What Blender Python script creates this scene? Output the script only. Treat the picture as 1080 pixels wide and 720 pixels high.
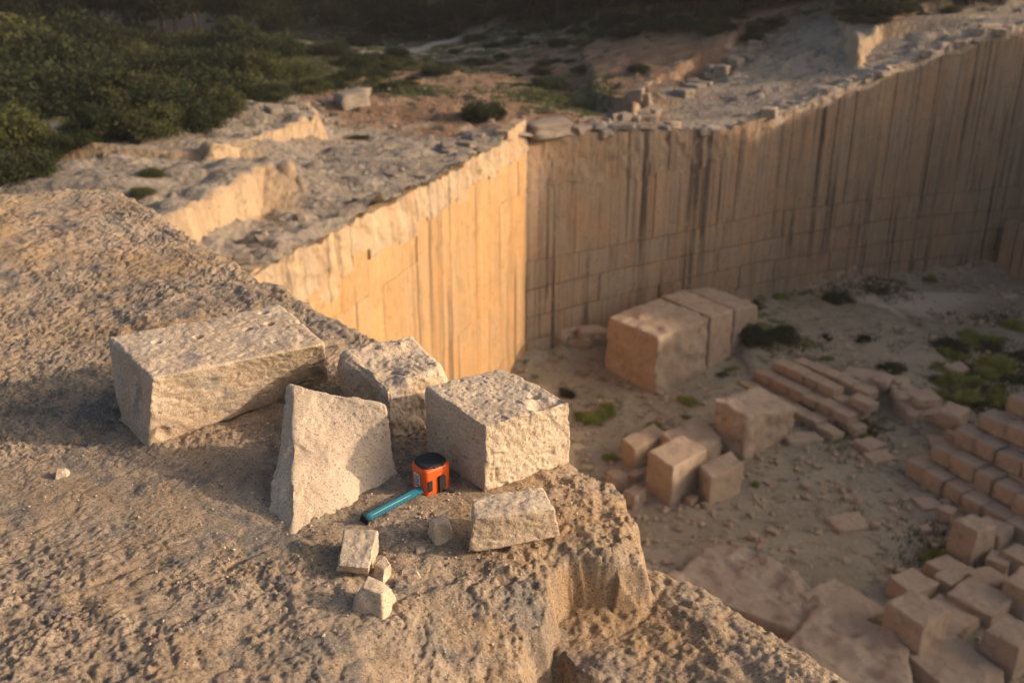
import bpy, math, random
import numpy as np
from mathutils import Vector, Matrix
random.seed(7); rng = np.random.default_rng(11)
for o in list(bpy.data.objects): bpy.data.objects.remove(o)
SC = bpy.context.scene; COL = SC.collection

# ------------------------------------------------------------------ camera, sky, sun, exposure
H = 18.0                                   # camera height above the pit floor (m)
FPX = 1050.0                               # focal length in photo pixels (1080 wide)
PITCH = math.atan((360 + 80) / FPX)
cam = bpy.data.cameras.new('camera'); camo = bpy.data.objects.new('camera', cam); COL.objects.link(camo)
camo.location = (0, 0, H); camo.rotation_euler = (math.pi / 2 - PITCH, 0, 0)
cam.sensor_width = 36; cam.lens = 36 * FPX / 1080; cam.clip_end = 3000; cam.clip_start = 0.05
cam.dof.use_dof = True; cam.dof.focus_distance = 1.95; cam.dof.aperture_fstop = 5.0; cam.dof.aperture_blades = 7
SC.camera = camo
SUN_EL = math.radians(20.0)
SUN_DIR = Vector((0.998, -0.06, 0)).normalized() * math.cos(SUN_EL); SUN_DIR.z = math.sin(SUN_EL)   # towards the sun
W = bpy.data.worlds.new('World'); SC.world = W; W.use_nodes = True
nt = W.node_tree; bg = nt.nodes['Background']; sk = nt.nodes.new('ShaderNodeTexSky')
sk.sky_type = 'NISHITA'; sk.sun_disc = False; sk.sun_elevation = SUN_EL
sk.sun_rotation = math.atan2(SUN_DIR.x, SUN_DIR.y)
nt.links.new(sk.outputs[0], bg.inputs[0]); bg.inputs[1].default_value = 0.15
sk.dust_density = 4.5; sk.air_density = 0.7; sk.ozone_density = 0.2
sl = bpy.data.lights.new('sun', 'SUN'); sl.energy = 3.2; sl.angle = math.radians(1.0); sl.color = (1.0, 0.77, 0.58)
so = bpy.data.objects.new('sun', sl); COL.objects.link(so); so.location = (40, 10, 60)
so.rotation_euler = (-SUN_DIR).to_track_quat('-Z', 'Y').to_euler()
SC.view_settings.view_transform = 'Standard'; SC.view_settings.look = 'None'; SC.view_settings.gamma = 1
SC.view_settings.exposure = 0.37
SC.cycles.max_bounces = 6; SC.cycles.use_denoising = True

# ------------------------------------------------------------------ helpers
def P(px, py, z):
    """point of the horizontal plane z that the photo shows at pixel (px, py)"""
    u = (px - 540) / FPX; v = (360 - py) / FPX
    dy = math.cos(PITCH) + v * math.sin(PITCH); dz = -math.sin(PITCH) + v * math.cos(PITCH)
    k = (z - H) / dz
    return np.array([u * k, dy * k, z])
def zat(x, y, py):
    """height at plan point (x, y) that shows at pixel row py"""
    v = (360 - py) / FPX
    a = math.atan(v) - PITCH
    return H + y * math.tan(a)
def _h(ix, iy, iz, seed):
    h = (ix.astype(np.uint32) * np.uint32(73856093)) ^ (iy.astype(np.uint32) * np.uint32(19349663)) ^ (iz.astype(np.uint32) * np.uint32(83492791)) ^ np.uint32(seed * 2654435 + 97)
    h ^= h >> np.uint32(13); h = h * np.uint32(0x5bd1e995); h ^= h >> np.uint32(15); h = h * np.uint32(0x27d4eb2d); h ^= h >> np.uint32(13)
    return h.astype(np.float64) / 2147483648.0 - 1.0
def noise(p, scale, seed=0):
    """value noise in -1..1 for points p (n,3)"""
    c, s = 0.8, 0.6
    x = (p[:, 0] * c + p[:, 1] * s) * scale + seed * 7.13; y = (-p[:, 0] * s + p[:, 1] * c) * scale * 1.0 + 3.7 * seed; z = p[:, 2] * scale + 0.31 * seed + 0.2 * x
    ix = np.floor(x); iy = np.floor(y); iz = np.floor(z)
    fx, fy, fz = x - ix, y - iy, z - iz
    q = lambda t: t * t * t * (t * (t * 6 - 15) + 10)
    fx, fy, fz = q(fx), q(fy), q(fz)
    ix, iy, iz = (a.astype(np.int64) & 0xffffffff for a in (ix, iy, iz))
    r = 0
    for dx in (0, 1):
        wx = fx if dx else 1 - fx
        for dy in (0, 1):
            wy = fy if dy else 1 - fy
            for dz in (0, 1):
                wz = fz if dz else 1 - fz
                r = r + wx * wy * wz * _h((ix + dx) & 0xffffffff, (iy + dy) & 0xffffffff, (iz + dz) & 0xffffffff, seed)
    return r
def fbm(p, scale, octv=4, seed=0, gain=0.5):
    r = 0; a = 1.0
    for i in range(octv):
        r = r + a * noise(p, scale, seed + i * 17); scale *= 2.03; a *= gain
    return r
def worley(x, y, scale, seed=0):
    """F1 distance and cell value of 2-D cells"""
    X = x * scale; Y = y * scale; ix = np.floor(X); iy = np.floor(Y)
    best = np.full(len(X), 9.0); val = np.zeros(len(X)); sec = np.full(len(X), 9.0)
    for dx in (-1, 0, 1):
        for dy in (-1, 0, 1):
            cx = (ix + dx).astype(np.int64) & 0xffffffff; cy = (iy + dy).astype(np.int64) & 0xffffffff; o = np.zeros_like(cx)
            jx = _h(cx, cy, o, seed + 1) * .45; jy = _h(cx, cy, o, seed + 2) * .45; v = _h(cx, cy, o, seed + 3)
            d = np.hypot(ix + dx + .5 + jx - X, iy + dy + .5 + jy - Y)
            m = d < best; sec = np.where(m, best, np.minimum(sec, d)); val = np.where(m, v, val); best = np.where(m, d, best)
    return best, sec, val
def sdf_poly(x, y, pts):
    """signed distance to a polygon in plan, positive inside"""
    pts = np.asarray([q[:2] for q in pts], float); d = np.full(x.shape, 1e9); ins = np.zeros(x.shape, bool)
    for a, b in zip(pts, np.roll(pts, -1, 0)):
        e = b - a; t = np.clip(((x - a[0]) * e[0] + (y - a[1]) * e[1]) / (e @ e + 1e-12), 0, 1)
        d = np.minimum(d, np.hypot(x - a[0] - t * e[0], y - a[1] - t * e[1]))
        c = ((a[1] > y) != (b[1] > y)); 
        with np.errstate(divide='ignore', invalid='ignore'):
            xi = a[0] + (y - a[1]) / (b[1] - a[1] if b[1] != a[1] else 1e-12) * e[0]
        ins ^= c & (x < xi)
    return np.where(ins, d, -d)
def dist_line(x, y, pts):
    pts = np.asarray([q[:2] for q in pts], float); d = np.full(x.shape, 1e9)
    for a, b in zip(pts[:-1], pts[1:]):
        e = b - a; t = np.clip(((x - a[0]) * e[0] + (y - a[1]) * e[1]) / (e @ e + 1e-12), 0, 1)
        d = np.minimum(d, np.hypot(x - a[0] - t * e[0], y - a[1] - t * e[1]))
    return d
def sstep(a, b, x):
    t = np.clip((x - a) / (b - a), 0, 1); return t * t * (3 - 2 * t)
def np_mesh(name, v, quads, smooth=True, mats=()):
    me = bpy.data.meshes.new(name); v = np.asarray(v, np.float32); quads = np.asarray(quads, np.int32); n = quads.shape[1]
    me.vertices.add(len(v)); me.vertices.foreach_set('co', v.ravel())
    me.loops.add(quads.size); me.loops.foreach_set('vertex_index', quads.ravel())
    me.polygons.add(len(quads)); me.polygons.foreach_set('loop_start', np.arange(0, quads.size, n, dtype=np.int32))
    me.polygons.foreach_set('use_smooth', np.full(len(quads), smooth, bool))
    for m in mats: me.materials.append(m)
    me.update(calc_edges=True); me.validate(); return me
def pmesh(name, v, f, mat, smooth=False):
    me = bpy.data.meshes.new(name); me.from_pydata([tuple(map(float, q)) for q in v], [], f)
    if smooth: me.polygons.foreach_set('use_smooth', np.full(len(me.polygons), True, bool))
    if mat: me.materials.append(mat)
    me.update(); return me
def link(name, me, parent=None, loc=None, rot=None, scale=None):
    o = bpy.data.objects.new(name, me); COL.objects.link(o)
    if parent is not None: o.parent = parent
    if loc is not None: o.location = [float(a) for a in loc]
    if rot is not None: o.rotation_euler = rot
    if scale is not None: o.scale = scale
    return o
def tag(o, label=None, cat=None, group=None, kind=None):
    if label: o['label'] = label
    if cat: o['category'] = cat
    if group: o['group'] = group
    if kind: o['kind'] = kind
    return o
def attr(me, name, vals):
    a = me.attributes.new(name, 'FLOAT', 'POINT'); a.data.foreach_set('value', np.asarray(vals, np.float32))
def grid_faces(nx, ny):
    i = np.arange(nx * ny).reshape(ny, nx)
    return np.stack([i[:-1, :-1], i[:-1, 1:], i[1:, 1:], i[1:, :-1]], -1).reshape(-1, 4)

# ------------------------------------------------------------------ materials
class NB:
    def __init__(s, name):
        s.m = bpy.data.materials.new(name); s.m.use_nodes = True; s.t = s.m.node_tree; s.b = s.t.nodes['Principled BSDF']
        s.b.inputs['Specular IOR Level'].default_value = 0.15; s.b.inputs['Roughness'].default_value = 0.95
        s.co = s.t.nodes.new('ShaderNodeTexCoord'); s.geo = s.t.nodes.new('ShaderNodeNewGeometry')
    def pos(s, sc=(1, 1, 1), obj=False):
        mp = s.t.nodes.new('ShaderNodeMapping'); mp.inputs['Scale'].default_value = sc
        s.t.links.new(s.co.outputs['Object'] if obj else s.geo.outputs['Position'], mp.inputs[0]); return mp.outputs[0]
    def noise(s, scale, detail=4, vec=None, rough=0.6, dist=0):
        n = s.t.nodes.new('ShaderNodeTexNoise'); n.inputs['Scale'].default_value = scale; n.inputs['Detail'].default_value = detail
        n.inputs['Roughness'].default_value = rough; n.inputs['Distortion'].default_value = dist
        s.t.links.new(vec if vec is not None else s.geo.outputs['Position'], n.inputs['Vector']); return n.outputs['Fac']
    def vor(s, scale, vec=None, feat='F1'):
        n = s.t.nodes.new('ShaderNodeTexVoronoi'); n.inputs['Scale'].default_value = scale; n.feature = feat
        s.t.links.new(vec if vec is not None else s.geo.outputs['Position'], n.inputs['Vector']); return n.outputs['Distance']
    def ramp(s, fac, a, b, c0=0.0, c1=1.0):
        n = s.t.nodes.new('ShaderNodeMapRange'); n.inputs[1].default_value = a; n.inputs[2].default_value = b
        n.inputs[3].default_value = c0; n.inputs[4].default_value = c1; n.interpolation_type = 'SMOOTHSTEP'
        s.t.links.new(fac, n.inputs[0]); return n.outputs[0]
    def mix(s, fac, a, b, mode='MIX'):
        n = s.t.nodes.new('ShaderNodeMix'); n.data_type = 'RGBA'; n.blend_type = mode
        for k, val in ((0, fac), (6, a), (7, b)):
            if isinstance(val, (int, float)): n.inputs[k].default_value = val
            elif isinstance(val, tuple): n.inputs[k].default_value = val + (1,)
            else: s.t.links.new(val, n.inputs[k])
        return n.outputs[2]
    def math(s, op, a, b=None):
        n = s.t.nodes.new('ShaderNodeMath'); n.operation = op
        for k, val in ((0, a), (1, b)):
            if val is None: continue
            if isinstance(val, (int, float)): n.inputs[k].default_value = val
            else: s.t.links.new(val, n.inputs[k])
        return n.outputs[0]
    def attr(s, name):
        n = s.t.nodes.new('ShaderNodeAttribute'); n.attribute_name = name; return n.outputs['Fac']
    def rand(s):
        return s.t.nodes.new('ShaderNodeObjectInfo').outputs['Random']
    def col(s, c): 
        if isinstance(c, tuple): s.b.inputs['Base Color'].default_value = c + (1,)
        else: s.t.links.new(c, s.b.inputs['Base Color'])
    def bump(s, h, dist, strength=1.0):
        n = s.t.nodes.new('ShaderNodeBump'); n.inputs['Distance'].default_value = dist; n.inputs['Strength'].default_value = strength
        s.t.links.new(h, n.inputs['Height'])
        if s.b.inputs['Normal'].links: s.t.links.new(s.b.inputs['Normal'].links[0].from_socket, n.inputs['Normal'])
        s.t.links.new(n.outputs[0], s.b.inputs['Normal'])

def mat_ledge():
    n = NB('ledge_limestone')
    c = n.mix(n.ramp(n.noise(5, 6), .38, .62), (.385, .275, .17), (.45, .34, .23))
    c = n.mix(n.ramp(n.noise(9, 8, dist=.6), .5, .62), c, (.235, .20, .16))        # grey lichen skin
    c = n.mix(n.ramp(n.noise(38, 5), .52, .72), c, (.46, .36, .255))
    c = n.mix(n.ramp(n.noise(90, 3), .56, .72), c, (.17, .13, .10))              # dark specks
    c = n.mix(n.ramp(n.noise(2.2, 3), .5, .7, 0, .75), c, (.42, .265, .13))      # ochre stain
    c = n.mix(n.ramp(n.noise(190, 4, rough=.7), .53, .64, 0, .85), c, (.115, .09, .07))
    c = n.mix(n.ramp(n.noise(230, 3, n.pos((1, 1.1, 1.2)), .7), .57, .68, 0, .8), c, (.60, .49, .36))
    c = n.mix(n.ramp(n.noise(3.5, 6, rough=.7), .52, .68, 0, .5), c, (.185, .16, .135))   # black-grey crust in patches
    n.col(c)
    n.bump(n.noise(110, 6, rough=.75), .008, .75); n.bump(n.noise(330, 3, rough=.8), .003, .8)
    return n.m
def mat_stone(name, a, b, speck, lichen=0.0, bscale=1.0):
    n = NB(name)
    v = n.pos(obj=True)
    c = n.mix(n.ramp(n.noise(7, 5, v), .35, .65), a, b)
    c = n.mix(n.ramp(n.noise(45 * bscale, 5, v, .7), .5, .75, 0, .8), c, speck)
    c = n.mix(n.ramp(n.noise(110 * bscale, 3, v), .60, .74, 0, .75), c, (.13, .10, .08))
    c = n.mix(n.ramp(n.noise(240 * bscale, 3, v, .7), .55, .66, 0, .8), c, (.16, .125, .095))
    c = n.mix(n.ramp(n.noise(290 * bscale, 2, v, .7), .58, .68, 0, .7), c, (.66, .56, .44))
    if lichen: c = n.mix(n.ramp(n.noise(11, 7, v), .62 - lichen * .12, .70, 0, .75), c, (.22, .20, .185))
    n.col(c)
    n.bump(n.noise(150 * bscale, 6, v, .75), .0035, .55); n.bump(n.vor(260 * bscale, v), .001, .5)
    return n.m
def mat_wall(name, a, b, grey, stain):
    n = NB(name)
    st = n.pos((1.0, 1.0, .013)); st2 = n.pos((1, 1, .25))
    c = n.mix(n.ramp(n.noise(.9, 4, st), .35, .65), a, b)
    c = n.mix(n.math('MULTIPLY', n.rand(), .7), c, grey)
    c = n.mix(n.ramp(n.noise(.5, 4), .45, .65, 0, .5), c, (a[0] * 1.15, a[1] * .98, a[2] * .8))     # rust
    c = n.mix(n.ramp(n.noise(2.6, 4, n.pos((1, 1, .012))), .52, .60, 0, .35), c, tuple(q * 1.35 for q in a))
    c = n.mix(n.ramp(n.noise(3.5, 5, st2), .5, .7, 0, .35), c, tuple(q * 1.25 for q in grey))
    m = n.ramp(n.noise(2.6, 4, st, .7), .49, .62, 0, stain)
    m2 = n.ramp(n.noise(.2, 4, n.pos((1, 1, .5))), .38, .60)
    c = n.mix(n.math('MULTIPLY', m, m2), c, (.07, .052, .042))                   # black run-off streaks
    c = n.mix(n.ramp(n.noise(5.5, 4, n.pos((1, 1, .015))), .60, .66, 0, .35 * stain), c, (.11, .08, .06))
    c = n.mix(n.ramp(n.noise(6, 6, rough=.7), .54, .70, 0, .7), c, tuple(q * .5 for q in b)); c = n.mix(n.ramp(n.noise(1.4, 7, n.pos((1, 1, .7)), .75), .52, .66, 0, .5), c, tuple(q * .6 for q in grey)); c = n.mix(n.ramp(n.noise(2.3, 6, rough=.7), .58, .70, 0, .4), c, tuple(q * 1.4 for q in grey))
    n.col(c)
    n.bump(n.noise(4.0, 8, rough=.75), .10, .5); n.bump(n.noise(3.5, 5, n.pos((1, 1, .06)), .6), .03, .5)
    return n.m
def mat_terrain():
    n = NB('plateau_rock')
    c = n.mix(n.ramp(n.noise(.5, 6), .38, .62), (.27, .215, .155), (.36, .29, .21))
    c = n.mix(n.ramp(n.noise(1.6, 7, dist=.5), .50, .64), c, (.165, .142, .12))
    c = n.mix(n.ramp(n.noise(4.5, 5), .55, .7), c, (.43, .36, .28))
    face = n.ramp(n.attr('face'), .3, .8)
    c = n.mix(face, c, n.mix(n.ramp(n.noise(1.4, 5, n.pos((1, 1, .1))), .4, .65), (.48, .34, .20), (.36, .25, .15)))
    e = n.mix(n.ramp(n.noise(.8, 6), .4, .65), (.21, .125, .072), (.29, .19, .12))
    c = n.mix(n.ramp(n.math('ADD', n.attr('earth'), n.math('MULTIPLY', n.math('SUBTRACT', n.noise(.6, 6), .5), 1.4)), .4, .65), c, e)
    g = n.mix(n.ramp(n.noise(1.2, 5), .4, .6), (.05, .062, .022), (.10, .095, .04))
    c = n.mix(n.ramp(n.math('ADD', n.attr('grass'), n.math('MULTIPLY', n.math('SUBTRACT', n.noise(.9, 6), .5), 1.8)), .45, .62), c, g)
    c = n.mix(n.ramp(n.attr('track'), .3, .8), c, (.44, .37, .29))
    n.col(c); n.bump(n.noise(3.0, 8, rough=.7), .18, .8); n.bump(n.vor(5.0), .10, .5)
    return n.m
def mat_floor():
    n = NB('pit_dirt')
    c = n.mix(n.ramp(n.noise(.35, 6), .36, .64), (.265, .215, .145), (.345, .285, .195))
    c = n.mix(n.ramp(n.noise(1.7, 7, rough=.7), .50, .64), c, (.165, .135, .09))
    c = n.mix(n.ramp(n.noise(5, 6), .56, .72), c, (.42, .345, .25))
    g = n.mix(n.ramp(n.noise(2, 5), .4, .6), (.09, .10, .03), (.17, .15, .07))
    c = n.mix(n.ramp(n.math('ADD', n.attr('grass'), n.math('MULTIPLY', n.math('SUBTRACT', n.noise(1.1, 6), .5), 1.6)), .5, .7), c, g)
    c = n.mix(n.ramp(n.attr('track'), .3, .8), c, (.53, .44, .33))
    n.col(c); n.bump(n.noise(2.5, 8, rough=.7), .16, .8); n.bump(n.noise(12, 4), .03, .6)
    return n.m
def mat_leaf(name, a, b):
    n = NB(name)
    c = n.mix(n.rand(), a, b); c = n.mix(n.ramp(n.noise(1.6, 4), .35, .7), c, tuple(q * .55 for q in a))
    n.col(c); n.b.inputs['Roughness'].default_value = .8; n.b.inputs['Specular IOR Level'].default_value = .08
    tr = n.t.nodes.new('ShaderNodeBsdfTranslucent'); n.t.links.new(c, tr.inputs[0]); ms = n.t.nodes.new('ShaderNodeMixShader'); ms.inputs[0].default_value = .25
    n.t.links.new(n.b.outputs[0], ms.inputs[1]); n.t.links.new(tr.outputs[0], ms.inputs[2])
    n.t.links.new(ms.outputs[0], n.t.nodes['Material Output'].inputs[0]); return n.m
def mat_plain(name, c, rough=.5, spec=.4, grain=0):
    n = NB(name); n.b.inputs['Roughness'].default_value = rough; n.b.inputs['Specular IOR Level'].default_value = spec
    v = n.pos(obj=True)
    n.col(n.mix(n.ramp(n.noise(60, 4, v), .35, .75, 0, .35), c, tuple(q * .6 + .03 for q in c)))
    if grain: n.bump(n.noise(900, 2, v), grain, .6)
    return n.m
M_LEDGE = mat_ledge()
M_STONE = mat_stone('pale_stone', (.50, .375, .25), (.57, .45, .315), (.63, .51, .38))
M_STONE_L = mat_stone('weathered_stone', (.48, .355, .23), (.55, .43, .30), (.60, .49, .36), lichen=.6)
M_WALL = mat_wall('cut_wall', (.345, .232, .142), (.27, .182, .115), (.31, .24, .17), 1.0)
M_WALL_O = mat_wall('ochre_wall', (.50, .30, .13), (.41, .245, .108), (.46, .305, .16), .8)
M_JOINT = mat_plain('joint_dust', (.20, .145, .095), .95, .1)
M_CREST = mat_wall('crest_rock', (.45, .35, .25), (.36, .275, .19), (.42, .355, .28), .7)
M_CRESTL = mat_wall('pale_crest', (.48, .34, .20), (.38, .26, .15), (.43, .33, .22), .9)
M_TERR = mat_terrain(); M_FLOOR = mat_floor()
def mat_block(name, a, b):
    n = NB(name); v = n.pos(obj=True)
    c = n.mix(n.ramp(n.noise(.7, 6, v), .35, .65), a, b); c = n.mix(n.math('MULTIPLY', n.rand(), .4), c, (.30, .235, .18))
    c = n.mix(n.ramp(n.noise(3, 6, v), .56, .72, 0, .7), c, (.21, .16, .115)); c = n.mix(n.ramp(n.noise(1.3, 7, v, .7), .52, .66, 0, .8), c, (.47, .37, .27)); c = n.mix(n.ramp(n.noise(9, 5, v, .7), .58, .7, 0, .7), c, (.15, .115, .085)); n.col(c)
    n.bump(n.noise(5, 8, v, .75), .10, .8); return n.m
M_BLOCK = mat_block('pit_block', (.49, .35, .235), (.40, .285, .19))
M_SHRUB = mat_leaf('shrub_leaf', (.056, .066, .027), (.040, .050, .022))
M_SHRUB_L = mat_leaf('light_leaf', (.13, .128, .044), (.078, .084, .032))
M_WEED = mat_leaf('weed_leaf', (.33, .34, .07), (.24, .26, .06))
M_PINE = mat_leaf('wood_leaf', (.034, .038, .016), (.024, .030, .013))
M_PSTONE = mat_block('plateau_stone', (.29, .235, .175), (.24, .20, .155))
M_BARK = mat_plain('bark', (.10, .07, .05), .9, .1)

# ------------------------------------------------------------------ the quarry outline in plan
ZP = 10.3
CORNER = np.array([.6, 40.2])
LWALL = [CORNER, np.array([-5.95, 22.8]), np.array([-9.6, 13.4])]
BWALL = [CORNER, np.array([4.4, 42.7]), np.array([12.75, 48.0]), np.array([19.5, 51.0]), np.array([26.6, 53.4]), np.array([33.0, 55.0]), np.array([60.0, 61.0]), np.array([120., 75.])]
class Path:
    def __init__(s, pts):
        s.p = np.array(pts, float); s.L = np.concatenate([[0], np.cumsum(np.hypot(*np.diff(s.p, axis=0).T))])
    def at(s, t):
        t = np.asarray(t, float); return np.stack([np.interp(t, s.L, s.p[:, 0]), np.interp(t, s.L, s.p[:, 1])], -1)
    def nrm(s, t, side):
        d = s.at(np.asarray(t) + .4) - s.at(np.asarray(t) - .4); d = d / np.linalg.norm(d, axis=-1, keepdims=True)
        return np.stack([d[..., 1], -d[..., 0]], -1) * side
PB = Path(BWALL); PL = Path(LWALL)
RIM_PX = ([556, 600, 680, 730, 760, 800, 850, 900, 960, 1020, 1080, 1150], [150, 142, 138, 139, 143, 127, 110, 89, 63, 41, 23, 4])
def px_of(x, y, z):
    dz = z - H; dep = y * math.cos(PITCH) - dz * math.sin(PITCH); return 540 + FPX * x / dep
RB_S = np.linspace(0, PB.L[-1], 80); RB_Z = []
for q in PB.at(RB_S):
    px = px_of(q[0], q[1], 11); RB_Z.append(zat(q[0], q[1], float(np.interp(px, *RIM_PX))) if px < 1150 else RB_Z[-1] + .02)
RB_Z = np.array(RB_Z)
def rimB(s): return np.interp(s, RB_S, RB_Z)
def rimL(s): return np.interp(s, [0, .5, 2, 8, 20, 40], [10.55, 10.45, 10.3, 10.2, 10.3, 10.4])
NEAR = [np.array([-9.6, -25.]), np.array([150., -25.]), np.array([150., 80.])]
PIT = [LWALL[2], LWALL[1]] + BWALL + [NEAR[2], NEAR[1], NEAR[0]]

# ------------------------------------------------------------------ the plateau (terrain) and the pit floor
def axis(segs):
    out = [segs[0][0]]
    for a, b, st in segs: out += list(np.arange(out[-1] + st, b + st * .5, st))
    return np.array(out)
def grow(start, end, step, k):
    out = []; x = start
    while abs(x - start) < abs(end - start):
        x += step; step *= k; out.append(x)
    return out
T1 = [P(140, 250, 11.5), P(207, 217, 11.5), P(247, 198, 11.5), P(283, 177, 11.5), P(316, 179, 11.5), P(300, 168, 11.5), P(225, 160, 11.5), P(60, 168, 11.5), P(-120, 200, 11.5), P(-60, 300, 11.5)]
T2 = [P(225, 158, 11.3), P(337, 124, 11.3), P(335, 115, 11.3), P(250, 112, 11.3), P(60, 118, 11.3), P(-60, 150, 11.3)]
T3 = [P(628, 100, 10.2), P(668, 110, 10.2), P(688, 100, 10.2), P(690, 88, 10.2), P(760, 68, 10.6), P(830, 49, 10.8), P(862, 44, 11.2), P(903, 64, 11.6), P(925, 52, 11.8), P(1000, 20, 13), P(830, 12, 10.6), P(600, 40, 10.3), P(625, 84, 10.2)]
TRACK = [P(250, 50, 10.3), P(420, 42, 10.3), P(560, 28, 10.3), P(700, 20, 10.3), P(840, 12, 11)]
EARTH = [(800, 40, 8), (700, 60, 8), (470, 95, 9), (560, 85, 9), (420, 75, 6), (640, 60, 9), (760, 55, 7), (520, 65, 8), (360, 60, 4)]
GRASS = [(700, 30, 8), (640, 28, 7), (760, 24, 8), (560, 30, 4), (300, 70, 8), (160, 90, 10), (60, 120, 9), (230, 30, 14), (430, 60, 5), (420, 90, 3), (585, 88, 4), (100, 60, 14), (480, 18, 20), (900, 8, 14), (960, 10, 8), (820, 18, 12), (700, 14, 14), (600, 20, 12), (1040, 6, 8)]
def plateau_z(x, y):
    p = np.stack([x, y, np.zeros_like(x)], -1)
    d = np.array([.87, .493]); s = (x - CORNER[0]) * d[0] + (y - CORNER[1]) * d[1]
    # along the back wall the ground follows the rim
    z = np.where(s > 0, rimB(np.clip(s * 1.0, 0, RB_S[-1])), 10.3) - .05
    far = sstep(10, 60, y - 45); z = z * (1 - .35 * far) + 10.4 * .35 * far
    z = z + sstep(150, 500, y) * 8
    z = z + .28 * fbm(p, .16, 3, 3) * sstep(0, 4, np.abs(s) + 1)
    j = .22 * fbm(p, .9, 3, 5)
    f1 = sdf_poly(x, y, T1) + j; f2 = sdf_poly(x, y, T2) + j; f3 = sdf_poly(x, y, T3) + j; fd = dist_line(x, y, T3[:9])
    z = z + 1.2 * sstep(-.12, .12, f1) + 1.0 * sstep(-.12, .12, f2) + .85 * sstep(-.15, .15, f3) * (1 - sstep(4, 16, fd))
    face = np.maximum.reduce([sstep(.42, .05, np.abs(f1)), sstep(.42, .05, np.abs(f2)), sstep(.5, .1, np.abs(f3)) * .8])
    # weathered karst: broken ribs and slots
    w, w2, v = worley(x * .8 + y * .25 + .5 * noise(p, .8, 8), y * 1.25 + .5 * noise(p, .8, 9), .85, 4)
    k = sstep(.02, .22, w2 - w)
    r = (v * .13 + .10) * k + .10 * fbm(p, 1.6, 4, 13)
    z = z + r * (1 - .6 * sstep(50, 75, y))
    return z, face
def build_plateau():
    xs = np.concatenate([grow(-22, -260, .4, 1.12)[::-1], np.arange(-22, 24, .17), np.arange(24, 62, .4), grow(62, 300, .6, 1.13)])
    ys = np.concatenate([np.arange(8, 17, 1.), np.arange(17, 52, .17), np.arange(52, 80, .3), np.arange(80, 120, .7), grow(120, 520, 1.0, 1.13)])
    nx, ny = len(xs), len(ys); X, Y = np.meshgrid(xs, ys); x, y = X.ravel().copy(), Y.ravel().copy()
    d = sdf_poly(x, y, PIT)
    F = grid_faces(nx, ny); keep = ~(d[F] > 0).all(1)
    # vertices of kept cells that lie inside the pit go to the rim
    used = np.zeros(len(x), bool); used[F[keep].ravel()] = True
    rim = [(LWALL[i], LWALL[i + 1]) for i in range(len(LWALL) - 1)] + [(BWALL[i], BWALL[i + 1]) for i in range(len(BWALL) - 1)] + [(LWALL[2], NEAR[0])]
    idx = np.where(used & (d > -.06))[0]; bx, by, bd = x[idx].copy(), y[idx].copy(), np.full(len(idx), 1e9)
    for a, b in rim:
        e = b - a; t = np.clip(((x[idx] - a[0]) * e[0] + (y[idx] - a[1]) * e[1]) / (e @ e), 0, 1)
        qx, qy = a[0] + t * e[0], a[1] + t * e[1]; dd = np.hypot(x[idx] - qx, y[idx] - qy); m = dd < bd
        bx[m], by[m], bd[m] = qx[m], qy[m], dd[m]
    x[idx], y[idx] = bx, by
    z, face = plateau_z(x, y)
    keep &= used[F].all(1)
    remap = np.cumsum(used) - 1; F = remap[F[keep]]
    x, y, z, face = x[used], y[used], z[used], face[used]
    me = np_mesh('plateau', np.stack([x, y, z], -1), F, True, [M_TERR])
    ea = np.zeros_like(x); ga = np.zeros_like(x)
    for px, py, r in EARTH:
        q = P(px, py, 10.3); ea = np.maximum(ea, 1.35 - np.hypot(x - q[0], (y - q[1]) * .7) / r)
    for px, py, r in GRASS:
        q = P(px, py, 10.3); ga = np.maximum(ga, .98 - .5 * np.hypot(x - q[0], (y - q[1]) * .7) / r)
    attr(me, 'earth', ea); attr(me, 'grass', np.clip(ga, 0, 1) * (1 - sstep(2.5, .8, -sdf_poly(x, y, PIT)))); attr(me, 'face', face); attr(me, 'track', 1 - sstep(.4, 1.6, dist_line(x, y, TRACK)))
    tag(link('plateau', me), kind='structure')
build_plateau()
def hit(px, py, zoff=0.0):
    """ground point of the plateau on the line of sight of a photo pixel"""
    d = P(px, py, 0.0) - np.array([0, 0, H]); t = np.concatenate([np.arange(17, 120, .2), np.arange(120, 420, 1.0)]) / d[1]
    q = d[None] * t[:, None]; z = plateau_z(q[:, 0], q[:, 1])[0]; k = np.argmax(q[:, 2] + H < z)
    return np.array([q[k, 0], q[k, 1], z[k]])
def pz(x, y):
    return float(plateau_z(np.array([x]), np.array([y]))[0][0])

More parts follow.
